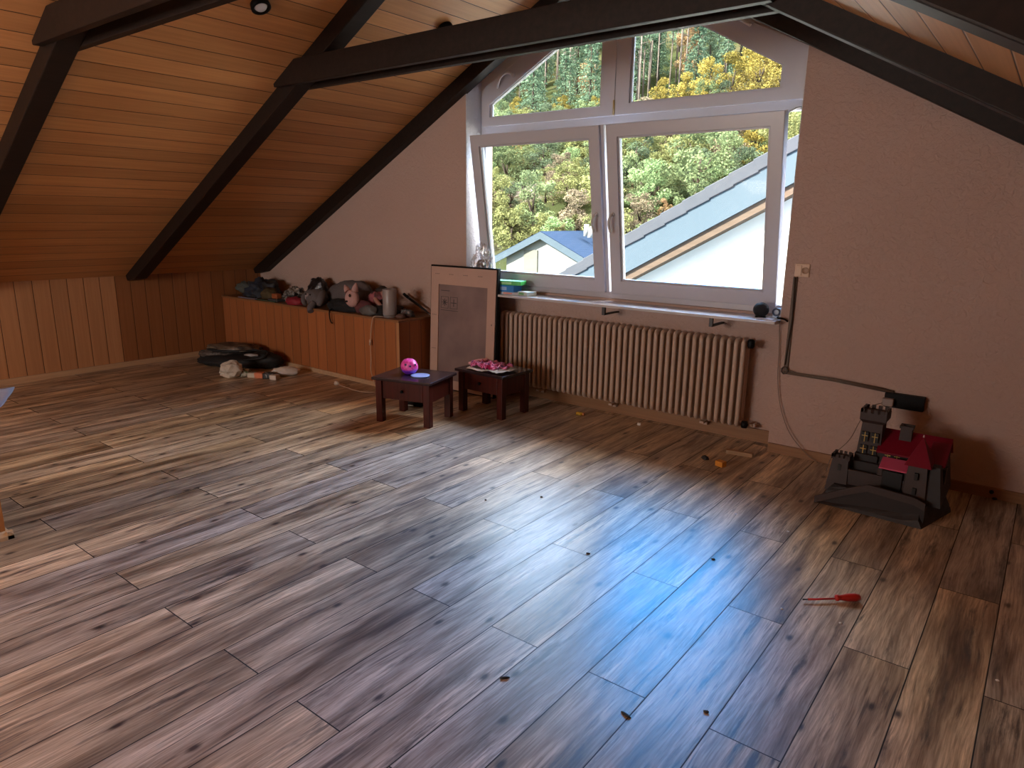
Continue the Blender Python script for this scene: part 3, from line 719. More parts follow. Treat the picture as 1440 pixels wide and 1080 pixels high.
tag(MB().tube([(-1.362, 4.545, .88), (-1.345, 4.545, .70), (-1.335, 4.54, .52), (-1.30, 4.54, .33), (-1.22, 4.53, .16), (-1.10, 4.52, .045), (-1.02, 4.51, .006)], .0025, 6, sub=5).build('thin_cord', THIN), 'thin cord hanging in a loop from the sill end to the floor', 'cord')
tag(MB().tube([(-.70, 4.47, .465), (-.76, 4.46, .43), (-.80, 4.44, .34), (-.84, 4.42, .22), (-.92, 4.40, .10), (-.94, 4.38, .006)], .0025, 6, sub=5).build('thin_cord', THIN), 'thin cord running from the wall power strip down behind the toy castle', 'cord')

# ------------------------------------------------------------------ toy castle
STONE = M_('grey_brown_castle_plastic', (.040, .024, .022), .6, .18, 60, .15)
STONED = M_('dark_castle_plastic', (.014, .009, .009), .6, .2, 50, .15)
RED = M_('crimson_castle_roof', (.17, .004, .018), .5, .12, 80, 0, .2)
PINKR = M_('pink_castle_awning', (.48, .06, .15), .4, .06)
GOLD = M_('golden_lattice', (.55, .38, .10), .4)
DARKW = M_('castle_opening', (.006, .005, .006), .6)
cs = empty('toy_castle', (-.58, 4.05, 0), label='grey toy castle with crimson roofs and crenellated tower on the floor by the right wall', cat='toy castle')
def crenel(m, x0, x1, y0, y1, z0, h, n):
    for k in range(n):
        f0 = (k+.0)/n; f1 = (k+.58)/n
        m.box((x0+(x1-x0)*f0, y0, z0), (x0+(x1-x0)*f1, y0+.012, z0+h)); m.box((x0+(x1-x0)*f0, y1-.012, z0), (x0+(x1-x0)*f1, y1, z0+h))
        m.box((x0, y0+(y1-y0)*f0, z0), (x0+.012, y0+(y1-y0)*f1, z0+h)); m.box((x1-.012, y0+(y1-y0)*f0, z0), (x1, y0+(y1-y0)*f1, z0+h))
def taper(m, b0, b1, t0, t1, z0, z1):
    (ax, ay), (bx, by) = b0, b1; (cx_, cy_), (dx, dy) = t0, t1
    v = [(ax, ay, z0), (bx, ay, z0), (bx, by, z0), (ax, by, z0), (cx_, cy_, z1), (dx, cy_, z1), (dx, dy, z1), (cx_, dy, z1)]
    v = [m.bm.verts.new(p) for p in v]
    for f in ((3,2,1,0),(4,5,6,7),(0,1,5,4),(1,2,6,5),(2,3,7,6),(3,0,4,7)): m.bm.faces.new([v[i] for i in f])
# rocky plinth
m = MB()
v = [(-.865, 3.845, 0), (-.345, 3.82, 0), (-.255, 4.17, 0), (-.30, 4.34, 0), (-.86, 4.34, 0)]
u = [(-.80, 3.93, .095), (-.385, 3.885, .115), (-.315, 4.15, .12), (-.32, 4.32, .12), (-.82, 4.32, .10)]
A = [m.bm.verts.new(p) for p in v]; B = [m.bm.verts.new(p) for p in u]
m.bm.faces.new(A[::-1]); m.bm.faces.new(B)
for i in range(5): m.bm.faces.new([A[i], A[(i+1) % 5], B[(i+1) % 5], B[i]])
bmesh.ops.subdivide_edges(m.bm, edges=m.bm.edges[:], cuts=5, use_grid_fill=True)
for q in m.bm.verts:
    if .004 < q.co.z: q.co += Vector((1, 1, .3))*noise.noise(q.co*22)*.014
m.build('rock_base', STONED, cs)
# ramp with parapet rising from the left tip to the gate and down to the right
m = MB()
prof = [(-.872, .0), (-.34, .0), (-.345, .125), (-.395, .150), (-.612, .166), (-.72, .115), (-.868, .036)]
inner = [(-.865, .036), (-.72, .115), (-.612, .166), (-.395, .150), (-.345, .130)]
for (p, q) in zip(inner[:-1], inner[1:]):
    m.prism([(p[0], p[1]-.038), (q[0], q[1]-.038), (q[0], q[1]), (p[0], p[1])], 1, 3.835, 3.85)
m.build('ramp_parapet', STONE, cs)
m = MB()
for (p, q) in zip(inner[:-1], inner[1:]):
    m.prism([(p[0], p[1]-.045), (q[0], q[1]-.045), (q[0], q[1]-.030), (p[0], p[1]-.030)], 1, 3.85, 3.93)
m.prism([(-.86, 0), (-.345, 0), (-.345, .085), (-.395, .105), (-.612, .121), (-.72, .07)], 1, 3.855, 3.90)
m.build('ramp', STONED, cs)
# courtyard front wall
m = MB(); m.box((-.80, 3.965, .09), (-.44, 3.985, .185)); m.box((-.60, 3.972, .185), (-.575, 3.985, .25)); m.box((-.475, 3.972, .185), (-.44, 3.985, .25)); m.box((-.60, 3.972, .225), (-.44, 3.985, .26))
m.build('curtain_wall', STONE, cs, bevel=.002)
MB().box((-.572, 3.955, .12), (-.478, 3.964, .222)).build('gate', DARKW, cs)
m = MB(); m.prism([(3.90, .247), (3.99, .281), (3.99, .289), (3.90, .255)], 0, -.585, -.455); m.build('awning', PINKR, cs, bevel=.002)
# small left tower
m = MB(); taper(m, (-.845, 3.95), (-.735, 4.06), (-.825, 3.965), (-.745, 4.045), .05, .235); m.box((-.832, 3.958, .232), (-.738, 4.052, .242)); crenel(m, -.832, -.738, 3.958, 4.052, .242, .016, 4)
lt = m.build('low_tower', STONE, cs)
MB().box((-.793, 3.957, .17), (-.777, 3.964, .205)).build('window_opening', DARKW, lt)
# shrubs / dark court behind
m = MB(); m.box((-.76, 4.02, .1), (-.60, 4.08, .225)); m.box((-.735, 4.05, .1), (-.62, 4.18, .26)); m.build('inner_court', STONED, cs)
# tall tower
m = MB(); taper(m, (-.742, 4.08), (-.612, 4.21), (-.724, 4.092), (-.622, 4.198), .1, .43)
taper(m, (-.724, 4.092), (-.622, 4.198), (-.738, 4.08), (-.607, 4.212), .43, .448); m.box((-.738, 4.08, .448), (-.607, 4.212, .488)); crenel(m, -.738, -.607, 4.08, 4.212, .488, .02, 4)
tw = m.build('tall_tower', STONE, cs)
for zz in (.355, .280):
    for xx in (-.700, -.650):
        m = MB(); g = MB(); m.box((xx-.017, 4.074, zz-.026), (xx+.017, 4.090, zz+.026)); g.box((xx-.002, 4.071, zz-.028), (xx+.002, 4.075, zz+.028)); g.box((xx-.015, 4.071, zz+.004), (xx+.015, 4.075, zz+.008)); m.build('window_opening', DARKW, tw); g.build('window_lattice', GOLD, tw)
# main hall and its roof
m = MB(); m.box((-.625, 4.07, .1), (-.31, 4.31, .30)); m.prism([(4.07, .30), (4.31, .30), (4.20, .385)], 0, -.325, -.31)
taper(m, (-.365, 3.90), (-.285, 4.31), (-.36, 3.93), (-.315, 4.31), .10, .30)
hall = m.build('hall', STONED, cs)
for xx in (-.575, -.53):
    m = MB(); g = MB(); m.box((xx-.016, 4.066, .245), (xx+.016, 4.0705, .292)); g.box((xx-.002, 4.063, .245), (xx+.002, 4.067, .295)); g.box((xx-.014, 4.063, .274), (xx+.014, 4.067, .278)); m.build('window_opening', DARKW, hall); g.build('window_lattice', GOLD, hall)
m = MB(); m.box((-.318, 4.02, .19), (-.296, 4.09, .27)); m.build('window_opening', DARKW, hall)
MB().box((-.297, 4.052, .185), (-.293, 4.058, .272)).build('window_lattice', M_('pale_lattice', (.22, .16, .15), .5), hall)
m = MB()
m.prism([(4.055, .293), (4.20, .392), (4.325, .29), (4.325, .280), (4.20, .380), (4.055, .283)], 0, -.632, -.300)
m.prism([(3.99, .300), (4.16, .372), (4.17, .36), (3.99, .288)], 0, -.385, -.300)
m.build('main_roof', RED, cs, bevel=.002)
m = MB(); taper(m, (-.545, 4.14), (-.485, 4.20), (-.542, 4.143), (-.488, 4.197), .33, .425); m.ring([(-.548, 4.137), (-.482, 4.137), (-.482, 4.203), (-.548, 4.203)], [(-.535, 4.15), (-.495, 4.15), (-.495, 4.19), (-.535, 4.19)], 2, .418, .432)
m.build('chimney', STONE, cs)
# gatehouse tower with pointed roof
m = MB(); taper(m, (-.463, 3.89), (-.352, 3.995), (-.452, 3.905), (-.366, 3.985), .09, .300); gt = m.build('gatehouse', STONE, cs, bevel=.002)
for zz in (.245, .165): MB().box((-.418, 3.885, zz-.018), (-.402, 3.906, zz+.018)).build('window_opening', DARKW, gt)
m = MB(); b4 = [(-.470, 3.89, .296), (-.348, 3.89, .296), (-.348, 4.06, .296), (-.470, 4.06, .296)]; ap = m.bm.verts.new((-.412, 3.975, .437)); vb = [m.bm.verts.new(p) for p in b4]
m.bm.faces.new(vb[::-1]); [m.bm.faces.new([vb[i], vb[(i+1) % 4], ap]) for i in range(4)]
pr = m.build('pointed_roof', RED, cs); MB().lathe([(0, .0), (.004, 0), (.003, .012), (0, .014)], (-.412, 3.975, .434), 8).build('finial', M_('silver_tip', (.6, .5, .5), .3), pr)

# ------------------------------------------------------------------ things heaped on the chest
def D(*p): return Vector(p)
Z0 = CZ+.001
DKC = mat_patch('dark_mixed_cloth', [(.35, (.010, .010, .014)), (.5, (.02, .03, .055)), (.62, (.05, .04, .03)), (.72, (.015, .015, .02))], 9, .7)
tag(MB().blob((-6.80, 4.30, Z0+.05), (.22, .14, .13), .45, 2.6, 4, 21, flat=Z0).build('clothes_bundle', DKC), 'dark navy and black bundle at the far left end of the chest', 'bundle')
tag(MB().blob((-7.02, 4.22, Z0+.09), (.10, .07, .06), .4, 3, 3, 22, flat=Z0+.02).build('cap', M_('grey_green_cloth', (.085, .095, .085), .8, .3, 30)), 'small grey-green cloth resting left on the dark bundle', 'cloth')
tag(MB().blob((-6.55, 4.22, Z0+.04), (.10, .07, .075), .35, 3, 3, 23, flat=Z0).build('cloth_pouch', M_('olive_brown_cloth', (.08, .055, .022), .8, .3, 30)), 'olive-brown pouch in front of the dark bundle on the chest', 'pouch')
tag(MB().box((-6.36, 4.12, Z0+.03), (-6.27, 4.18, Z0+.08)).build('orange_box', M_('orange_card', (.32, .09, .03), .5), bevel=.006), 'small orange box between dark bundle and silver bag on the chest', 'box')
tag(MB().box((-6.40, 4.10, Z0), (-6.24, 4.22, Z0+.03)).build('flat_box', M_('dark_card', (.05, .05, .055), .5), bevel=.004), 'flat dark box under the small orange box on the chest', 'box')
tag(MB().box((-6.92, 4.075, Z0), (-6.60, 4.11, Z0+.012)).build('ruler', M_('pale_strip', (.18, .16, .20), .5), bevel=.002), 'thin pale strip lying along the chest front edge at left', 'ruler')
tag(MB().box((-6.58, 4.080, Z0), (-6.25, 4.105, Z0+.010)).build('pencil', M_('green_strip', (.05, .08, .05), .5), bevel=.002), 'thin green strip lying along the chest front edge left of the red cloth', 'stick')
GLIT = mat_patch('crumpled_silver_foil', [(.40, (.02, .02, .022)), (.52, (.30, .28, .26)), (.60, (.05, .045, .045)), (.68, (.45, .42, .40))], 22, .3)
tag(MB().blob((-6.12, 4.24, Z0+.06), (.12, .10, .09), .32, 3.5, 4, 31, flat=Z0, smooth=False).build('foil_bag', GLIT), 'crumpled silver foil bag on the chest left of the tall dark bag', 'bag')
tag(MB().blob((-5.92, 4.38, Z0+.10), (.115, .09, .15), .22, 3, 4, 33, flat=Z0).build('dark_bag', mat_patch('black_bag_glints', [(.45, (.012, .012, .015)), (.62, (.02, .018, .02)), (.70, (.30, .34, .40))], 10, .3)), 'tall black shiny bag standing behind the silver bag on the chest', 'bag')  # pale noise patches paint the white glint into the black
tag(MB().blob((-5.98, 4.13, Z0+.025), (.12, .06, .05), .3, 3, 3, 35, flat=Z0).build('red_cloth', M_('red_cloth', (.24, .012, .026), .7)), 'small red cloth on the chest just left of the grey plush', 'cloth')
# grey plush animal lying on its side
GR = M_('grey_plush', (.115, .10, .105), .95, .25, 90, .6); GRL = M_('pale_plush', (.32, .25, .25), .9, .2, 60, .4)
pl = empty('grey_plush', (-5.45, 4.24, Z0), label='large grey stuffed animal with long ears lying on the chest', cat='stuffed toy')
RM = Matrix.Rotation(-.15, 4, 'Y')
m = MB(); m.blob((-5.40, 4.35, Z0+.135), (.31, .12, .125), .12, 2, 4, 41, M=RM, flat=Z0); m.blob((-5.24, 4.34, Z0+.12), (.17, .11, .115), .1, 2, 3, 42, flat=Z0)
m.build('body', GR, pl)
m = MB(); m.blob((-5.66, 4.17, Z0+.085), (.12, .10, .085), .10, 2, 4, 43, flat=Z0); hd = m.build('head', GR, pl)
MB().blob((-5.70, 4.105, Z0+.095), (.055, .03, .045), .1, 2, 3, 44).build('muzzle', GRL, hd)
for dx in (-.035, .03): MB().blob((-5.68+dx, 4.078, Z0+.125), (.008, .006, .008), 0, 1, 2).build('eye', BLACK, hd)
m = MB(); m.tube([(-5.78, 4.20, Z0+.15), (-5.83, 4.14, Z0+.08), (-5.76, 4.09, Z0+.02)], [.02, .035, .03, .015], 8, sub=5); m.build('ear', GR, hd)
m = MB(); m.tube([(-5.60, 4.20, Z0+.15), (-5.53, 4.12, Z0+.10), (-5.52, 4.075, Z0+.03)], [.02, .04, .04, .02], 8, sub=5); m.build('ear', GR, hd)
m = MB(); m.tube([(-5.62, 4.10, Z0+.05), (-5.62, 4.055, Z0+.0), (-5.60, 4.04, Z0-.03)], [.035, .035, .03], 8, sub=4); m.build('paw', GR, pl)
tag(MB().blob((-5.22, 4.17, Z0+.035), (.24, .08, .075), .22, 2, 4, 47, flat=Z0).build('black_bag', M_('black_cloth', (.006, .006, .008), .8, .4, 30)), 'black bag lying against the grey stuffed animal, under the pink cat head', 'bag')
tag(MB().tube([(-5.335, 4.13, Z0+.02), (-5.325, 4.055, Z0+.005), (-5.32, 4.045, Z0-.06), (-5.30, 4.045, Z0-.105), (-5.28, 4.045, Z0-.108)], .006, 6, sub=4).build('strap', BLACK), 'thin black strap dangling over the chest front edge', 'strap')
# pink cat plush
cat = empty('pink_cat_plush', (-5.02, 4.12, Z0), label='small pink and cream cat-faced plush with pointed ears on the chest', cat='stuffed toy')
PK = M_('pale_pink_plush', (.50, .30, .28), .9, .18, 60, .3)
ctr = Vector((-5.05, 4.10, Z0+.135)); RT = Matrix.Rotation(.35, 4, 'Y')
hd = MB().blob(ctr, (.078, .052, .080), .04, 2, 4, 51, M=RT).build('head', PK, cat)
def ear(c, d):
    m = MB(); c, d = Vector(c), Vector(d); m.tube([c, c+d*.5, c+d], [.034, .024, .006], 10); return m
ear(ctr+Vector((-.055, .0, .06)), (-.045, 0, .055)).build('ear', PK, hd); ear(ctr+Vector((.042, 0, .070)), (.02, 0, .075)).build('ear', PK, hd)
for p_ in ((.03, -.050, .032), (-.040, -.045, -.028), (-.005, -.058, -.022)): MB().blob(ctr+Vector(p_), (.016 if p_[0] > 0 else .010, .008, .015 if p_[0] > 0 else .010), 0, 1, 2).build('eye' if p_[2] > -.02 or p_[0] < -.03 else 'nose', M_('dark_glass_eye', (.01, .006, .008), .15), hd)
MB().blob((-4.985, 4.17, Z0+.055), (.10, .07, .065), .2, 2, 3, 53, flat=Z0+.0).build('body', M_('dark_pink_cloth', (.10, .03, .035), .9), cat)
# doll with limbs
dl = empty('doll', (-4.86, 4.24, Z0), label='doll with pale pink limbs and dark clothes lying on the chest left of the lamp', cat='doll')
SK = M_('doll_skin', (.42, .22, .18), .5, .1)
m = MB(); m.tube([(-4.96, 4.28, Z0+.16), (-4.86, 4.24, Z0+.10), (-4.72, 4.20, Z0+.055)], [.020, .022, .016, .012], 8, sub=4); m.build('leg', SK, dl)
m = MB(); m.tube([(-4.90, 4.33, Z0+.185), (-4.80, 4.29, Z0+.13), (-4.68, 4.27, Z0+.10)], [.018, .020, .014, .011], 8, sub=4); m.build('leg', SK, dl)
MB().blob((-4.95, 4.30, Z0+.12), (.085, .06, .075), .25, 2, 3, 55, flat=Z0).build('torso', mat_patch('doll_dress', [(.4, (.03, .018, .02)), (.6, (.35, .10, .12))], 14), dl)
MB().blob((-4.94, 4.36, Z0+.20), (.05, .045, .035), .4, 3, 3, 56).build('hair', M_('dark_hair', (.03, .018, .015), .8), dl)
tag(MB().blob((-4.87, 4.14, Z0+.03), (.10, .05, .055), .3, 3, 3, 57, flat=Z0).build('grey_purse', M_('grey_green_leather', (.10, .10, .10), .5, .4, 30)), 'small grey-green purse at the chest edge below the pink cat', 'purse')
tag(MB().blob((-4.74, 4.26, Z0+.02), (.16, .11, .075), .3, 2.5, 3, 58, flat=Z0).build('black_cloth', M_('black_cloth_b', (.008, .007, .008), .85, .4, 30)), 'flat black cloth heap on the chest behind the frosted lamp', 'cloth')
# lamp
lp = empty('table_lamp', (-4.612, 4.16, Z0), label='small frosted white cylinder lamp with cord at the right end of the chest', cat='lamp')
MB().lathe([(0, .014), (.058, .014), (.062, .03), (.062, .245), (.059, .25), (.056, .245), (.056, .03), (0, .03)], (-4.612, 4.16, Z0), 28).build('shade', M_('frosted_glass', (.27, .235, .23), .35, .05), lp)
MB().lathe([(0, 0), (.060, 0), (.060, .014), (0, .014)], (-4.612, 4.16, Z0), 28).build('base', M_('lamp_foot_metal', (.20, .18, .18), .4), lp)
CORD = M_('cream_cord', (.52, .38, .29), .5)
m = MB(); m.tube([(-4.65, 4.11, Z0+.006), (-4.70, 4.052, Z0+.006), (-4.725, 4.045, .58), (-4.745, 4.045, .48), (-4.755, 4.045, .37), (-4.76, 4.05, .25), (-4.73, 4.02, .15), (-4.64, 3.98, .05), (-4.55, 3.93, .004), (-4.60, 3.85, .004), (-4.74, 3.83, .004), (-4.86, 3.85, .004), (-4.93, 3.84, .010), (-4.985, 3.85, .016)], .0042, 6, sub=6)
m.tube([(-4.25, 3.93, .004), (-4.40, 3.96, .004), (-4.56, 3.99, .004), (-4.50, 3.90, .004), (-4.36, 3.84, .004), (-4.15, 3.87, .004)], .0042, 6, sub=6)
cd = m.build('cord', CORD, lp)
MB().cyl((-4.755, 4.045, .425), (-4.756, 4.045, .375), .011, .011, 12).build('switch', CORD, cd)
MB().lathe([(0, 0), (.022, 0), (.020, .02), (.008, .045), (0, .045)], (-5.02, 3.85, .022), 14, Matrix.Rotation(math.pi/2, 3, 'Y').to_quaternion()).build('plug', M_('white_plug', (.6, .52, .46), .4), cd)
# folded umbrella and small items at the right end
um = empty('folded_umbrella', (-4.55, 4.38, Z0), label='folded black umbrella sloping from the lamp to the picture edge on the chest', cat='umbrella')
m = MB(); m.tube([(-4.72, 4.49, Z0+.135), (-4.60, 4.48, Z0+.09), (-4.50, 4.47, Z0+.05), (-4.43, 4.46, Z0+.02)], [.013, .012, .009, .005], 8, sub=3); m.build('canopy', M_('umbrella_black', (.012, .012, .014), .5), um)
MB().tube([(-4.45, 4.463, Z0+.025), (-4.41, 4.458, Z0+.010)], .004, 6).build('tip', METAL, um)
MB().tube([(-4.72, 4.49, Z0+.135), (-4.79, 4.50, Z0+.165)], .014, 8).build('handle', BLACK, um)
tag(MB().blob((-4.52, 4.28, Z0+.02), (.07, .05, .045), .4, 3, 3, 61, flat=Z0).build('toy_figure', mat_patch('mixed_small_toys', [(.4, (.10, .05, .04)), (.55, (.04, .05, .06)), (.7, (.30, .28, .28))], 30)), 'small mixed brown and grey toy just right of the frosted lamp', 'toy')
tag(MB().blob((-4.50, 4.18, Z0+.012), (.045, .03, .025), .3, 3, 3, 62, flat=Z0).build('toy_shoe', M_('brown_leather', (.12, .06, .045), .6)), 'tiny brown toy shoe at the front right corner of the chest', 'toy')

# ------------------------------------------------------------------ bag and small things on the floor at left
bgm = empty('travel_bag', (-6.45, 3.80, 0), label='flat black holdall lying on the floor in the corner by the chest', cat='bag')
BC = M_('black_nylon', (.008, .008, .009), .7, .4, 25, .3)
m = MB(); m.blob((-6.45, 3.755, .055), (.44, .20, .075), .15, 2, 4, 71, M=Matrix.Rotation(.50, 4, 'Z'), flat=.001)
m.blob((-6.15, 3.86, .08), (.17, .105, .09), .22, 2, 3, 72, M=Matrix.Rotation(.5, 4, 'Z'), flat=.001)
m.build('body', BC, bgm)
GP = mat_patch('grey_print', [(.42, (.035, .028, .026)), (.52, (.14, .115, .10)), (.62, (.06, .05, .045))], 12, .6, 3)
MB().blob((-6.64, 3.70, .105), (.27, .13, .05), .25, 2.5, 4, 73, M=Matrix.Rotation(.5, 4, 'Z')).build('side_pocket', GP, bgm)
MB().tube([(-6.20, 3.66, .10), (-6.04, 3.77, .13), (-6.10, 3.86, .17), (-6.30, 3.82, .17)], .010, 6, sub=5).build('strap', BC, bgm)
JK = mat_patch('brown_quilted_jacket', [(.38, (.03, .02, .018)), (.5, (.10, .070, .05)), (.64, (.22, .17, .125))], 7, .5)
jk = empty('folded_jacket', (-6.55, 3.84, .15), label='folded brown quilted jacket lying on top of the black holdall', cat='jacket')
MB().blob((-6.58, 3.78, .165), (.27, .15, .045), .22, 2.2, 4, 75, M=Matrix.Rotation(.5, 4, 'Z') @ Matrix.Rotation(-.0, 4, 'X')).build('lining', JK, jk)
M4 = Matrix.Translation((-6.58, 3.78, .158)) @ Matrix.Rotation(.5, 4, 'Z')
m = MB(); m.tube([M4 @ Vector((.285*math.cos(a)*(1+.05*math.sin(3*a)), .165*math.sin(a), .004*math.sin(5*a))) for a in [i*math.pi/10 for i in range(21)]], .013, 6); m.build('hem', BC, jk)
tag(MB().blob((-6.16, 3.72, .150), (.075, .03, .014), .3, 3, 3, 77, M=Matrix.Rotation(.4, 4, 'Z')).build('silver_label', M_('silver_foil', (.35, .33, .33), .25)), 'small shiny silver wrapper lying on the black holdall', 'wrapper')
tag(MB().blob((-6.03, 3.42, .07), (.11, .09, .085), .30, 1.8, 3, 81, flat=.001, smooth=False).build('crumpled_cloth', M_('off_white_cloth', (.55, .50, .43), .8, .08, 20)), 'crumpled off-white cloth on the floor in front of the holdall', 'cloth')
tag(MB().blob((-5.97, 3.52, .03), (.055, .05, .035), .5, 3, 3, 82, flat=.001).build('green_wrapper', mat_patch('green_white_wrap', [(.45, (.10, .14, .06)), (.55, (.45, .42, .34))], 30)), 'small green and white wrapper right of the crumpled white cloth', 'wrapper')
def bx(name, c, h, rz, col, label, cat, M=None):
    e = MB(); e.box((-h[0], -h[1], 0), (h[0], h[1], h[2]), Matrix.Translation(c) @ Matrix.Rotation(rz, 4, 'Z'))
    return tag(e.build(name, M or M_(name+label[:10], col, .5), bevel=min(h)*.15), label, cat)
bx('toy_block', (-5.865, 3.545, 0), (.045, .03, .045), .5, (.50, .45, .36), 'cream block among the toys before the holdall', 'toy')
bx('toy_block', (-5.80, 3.58, 0), (.045, .035, .05), .4, (.62, .20, .10), 'salmon orange block among the toys before the holdall', 'toy')
bx('toy_block', (-5.72, 3.63, 0), (.055, .045, .052), .7, None, 'black block with a white curved mark among the toys before the holdall', 'toy',
   mat_patch('black_white_print', [(.5, (.012, .012, .014)), (.60, (.02, .02, .02)), (.64, (.5, .48, .46))], 16, .5))
bx('toy_block', (-5.635, 3.625, 0), (.035, .035, .045), .4, (.62, .54, .48), 'white block at the right end of the toys before the holdall', 'toy')
sh = empty('white_shoe', (-5.72, 3.80, 0), label='white slipper with dark opening lying against the holdall', cat='shoe')
MB().blob((-5.70, 3.79, .04), (.13, .06, .05), .1, 2, 4, 91, M=Matrix.Rotation(.9, 4, 'Z'), flat=.001).build('upper', M_('white_felt', (.55, .50, .46), .8), sh)
MB().blob((-5.73, 3.76, .082), (.065, .022, .012), .1, 2, 3, 92, M=Matrix.Rotation(.9, 4, 'Z')).build('opening', BLACK, sh)

# ------------------------------------------------------------------ scattered bits on the floor
bt = empty('battery', (-2.785, 4.46, 0), .35, 'yellow battery lying on the floor under the radiator', 'battery')
Rz = Matrix.Rotation(math.pi/2, 3, 'Y').to_quaternion()
MB().lathe([(0, -.03), (.013, -.03), (.013, .022), (0, .022)], (0, 0, .0135), 14, Rz).build('sleeve', M_('yellow_wrap', (.55, .33, .03), .4), bt, local=True)
MB().lathe([(0, .022), (.0132, .022), (.0132, .034), (0, .034)], (0, 0, .0135), 14, Rz).build('cap', M_('copper_cap', (.45, .18, .08), .3), bt, local=True)
bx('paper_scrap', (-2.305, 4.53, 0), (.012, .010, .018), .3, (.75, .68, .62), 'tiny white cube on the floor under the radiator', 'scrap')
bx('wooden_block', (-1.47, 4.345, 0), (.085, .018, .026), .16, (.36, .22, .12), 'flat tan wooden block on the floor near the radiator end', 'block')
bx('wooden_block', (-1.485, 4.06, 0), (.028, .022, .035), -.3, (.62, .25, .03), 'small orange block standing alone on the floor', 'block')
tag(MB().blob((-1.61, 4.115, .010), (.022, .018, .014), .5, 2, 3, 95, flat=.0008).build('crumb', M_('dark_crumb', (.02, .015, .015), .8)), 'dark crumb left of the small orange block', 'crumb')
for i, (x, y, a, l, label) in enumerate(((-1.251, 1.593, .9, .016, 'dark splinter nearest the bottom centre of the floor'), (-.848, 1.69, -.2, .018, 'dark splinter right of the bottom centre on a board joint'), (-.658, 1.861, .2, .009, 'dark speck in the blue window reflection near the bottom right'), (-1.506, 2.527, .5, .009, 'dark speck on a board joint in the pale window reflection'), (-1.035, 2.843, .1, .009, 'dark speck at the right side of the blue window reflection'), (-2.06, 2.93, .1, .007, 'dark speck at the top of the pale window reflection'), (-2.27, 2.70, .1, .006, 'dark speck at the left edge of the pale window reflection'))):
    m = MB(); m.blob((x, y, .003), (l, .0055, .0045), .4, 3, 2, i, M=Matrix.Rotation(a, 4, 'Z'), flat=.0006); tag(m.build('splinter', M_('dark_splinter', (.02, .015, .013), .6)), label, 'crumb', 'dark crumbs on the floor')
for i, (x, y, label) in enumerate(((-.452, 2.66, 'tiny white crumb below the screwdriver'), (-.86, 3.36, 'tiny white crumb on the floor left of the castle ramp'), (-1.14, 3.40, 'tiny white crumb farther left of the castle ramp'), (-.66, 2.62, 'tiny white crumb left of the screwdriver tip'), (.05, 2.63, 'tiny white crumb at the right floor edge'))):
    tag(MB().blob((x, y, .002), (.006, .005, .003), .3, 3, 2, i+4, flat=.0005).build('white_crumb', M_('white_crumb', (.8, .78, .75), .5)), label, 'crumb', 'white crumbs on the floor')
tag(MB().blob((-.085, YW-.03, .006), (.012, .01, .008), .3, 3, 2, 3, flat=.0006).build('crumb', M_('dark_crumb', (.02, .015, .015), .8)), 'dark crumb at the foot of the skirting right of the castle', 'crumb')
tag(MB().cyl((-.105, YW-.02, .038), (-.105, YW-.03, .038), .012, .010, 10).build('skirting_hook', BLACK), 'small dark knob on the skirting right of the castle', 'hook')
# screwdriver
sd0, sd1 = Vector((-.612, 2.724, 0)), Vector((-.432, 2.884, 0)); L_ = (sd1-sd0).length; ang = math.atan2(sd1.y-sd0.y, sd1.x-sd0.x)
sd = empty('screwdriver', sd0, ang, 'red insulated screwdriver lying on the floor at right', 'screwdriver')
REDP = M_('red_handle_plastic', (.48, .022, .018), .35, .1)
MB().lathe([(0, L_), (.012, L_-.003), (.0165, L_-.02), (.0165, L_-.05), (.012, L_-.075), (.010, L_-.088), (.0135, L_-.095), (.0125, L_-.102), (.005, L_-.106), (0, L_-.106)], (0, 0, .0172), 8, Rz).build('grip', REDP, sd, local=True)
MB().lathe([(0, .022), (.0042, .022), (.0042, L_-.104), (0, L_-.104)], (0, 0, .013), 10, Matrix.Rotation(math.pi/2+.0, 3, 'Y').to_quaternion()).build('insulated_shaft', REDP, sd, local=True)
MB().lathe([(0, 0), (.0035, .001), (.0028, .012), (.0028, .023), (0, .023)], (0, 0, .013), 8, Rz).build('tip', M_('dark_steel', (.06, .06, .06), .35, metal=.8), sd, local=True)

# ------------------------------------------------------------------ wood-clad cabinet end at the left picture edge, blue plastic on it
cb = empty('corner_cabinet', (-3.95, .70, 0), label='orange wood cabinet corner at the left picture edge', cat='cabinet')
MB().box((-4.30, .40, .0), (-3.715, .912, .60)).build('body', mat_board('cabinet_boards', 0, .139, -4.3, ((.50, .22, .07), (.44, .18, .055), (.36, .14, .04)), 2), cb)
m = MB(); m.prism([(-3.715, 0), (-3.690, 0), (-3.690, .018), (-3.70, .035), (-3.715, .038)], 1, .40, .937); m.prism([(.912, 0), (.937, 0), (.937, .018), (.925, .035), (.912, .038)], 0, -4.30, -3.690)
m.build('skirting', mat_wood('pale_pine_skirting', (.62, .42, .24), (.70, .50, .30), 1, .45, 60), cb)
pb = empty('blue_plastic_sheet', (-3.78, .86, .60), label='pale blue plastic sheet hanging over the cabinet at the left picture edge', cat='sheet')
m = MB(); m.cloth([(-4.35, .55, .605), (-3.74, .50, .605), (-3.70, .96, .615), (-4.17, 1.165, .60)], 18, .010, 3, 5, .004, .6015)
m.build('sheet', M_('pale_blue_plastic_sheet', (.42, .52, .72), .3, .1), pb)

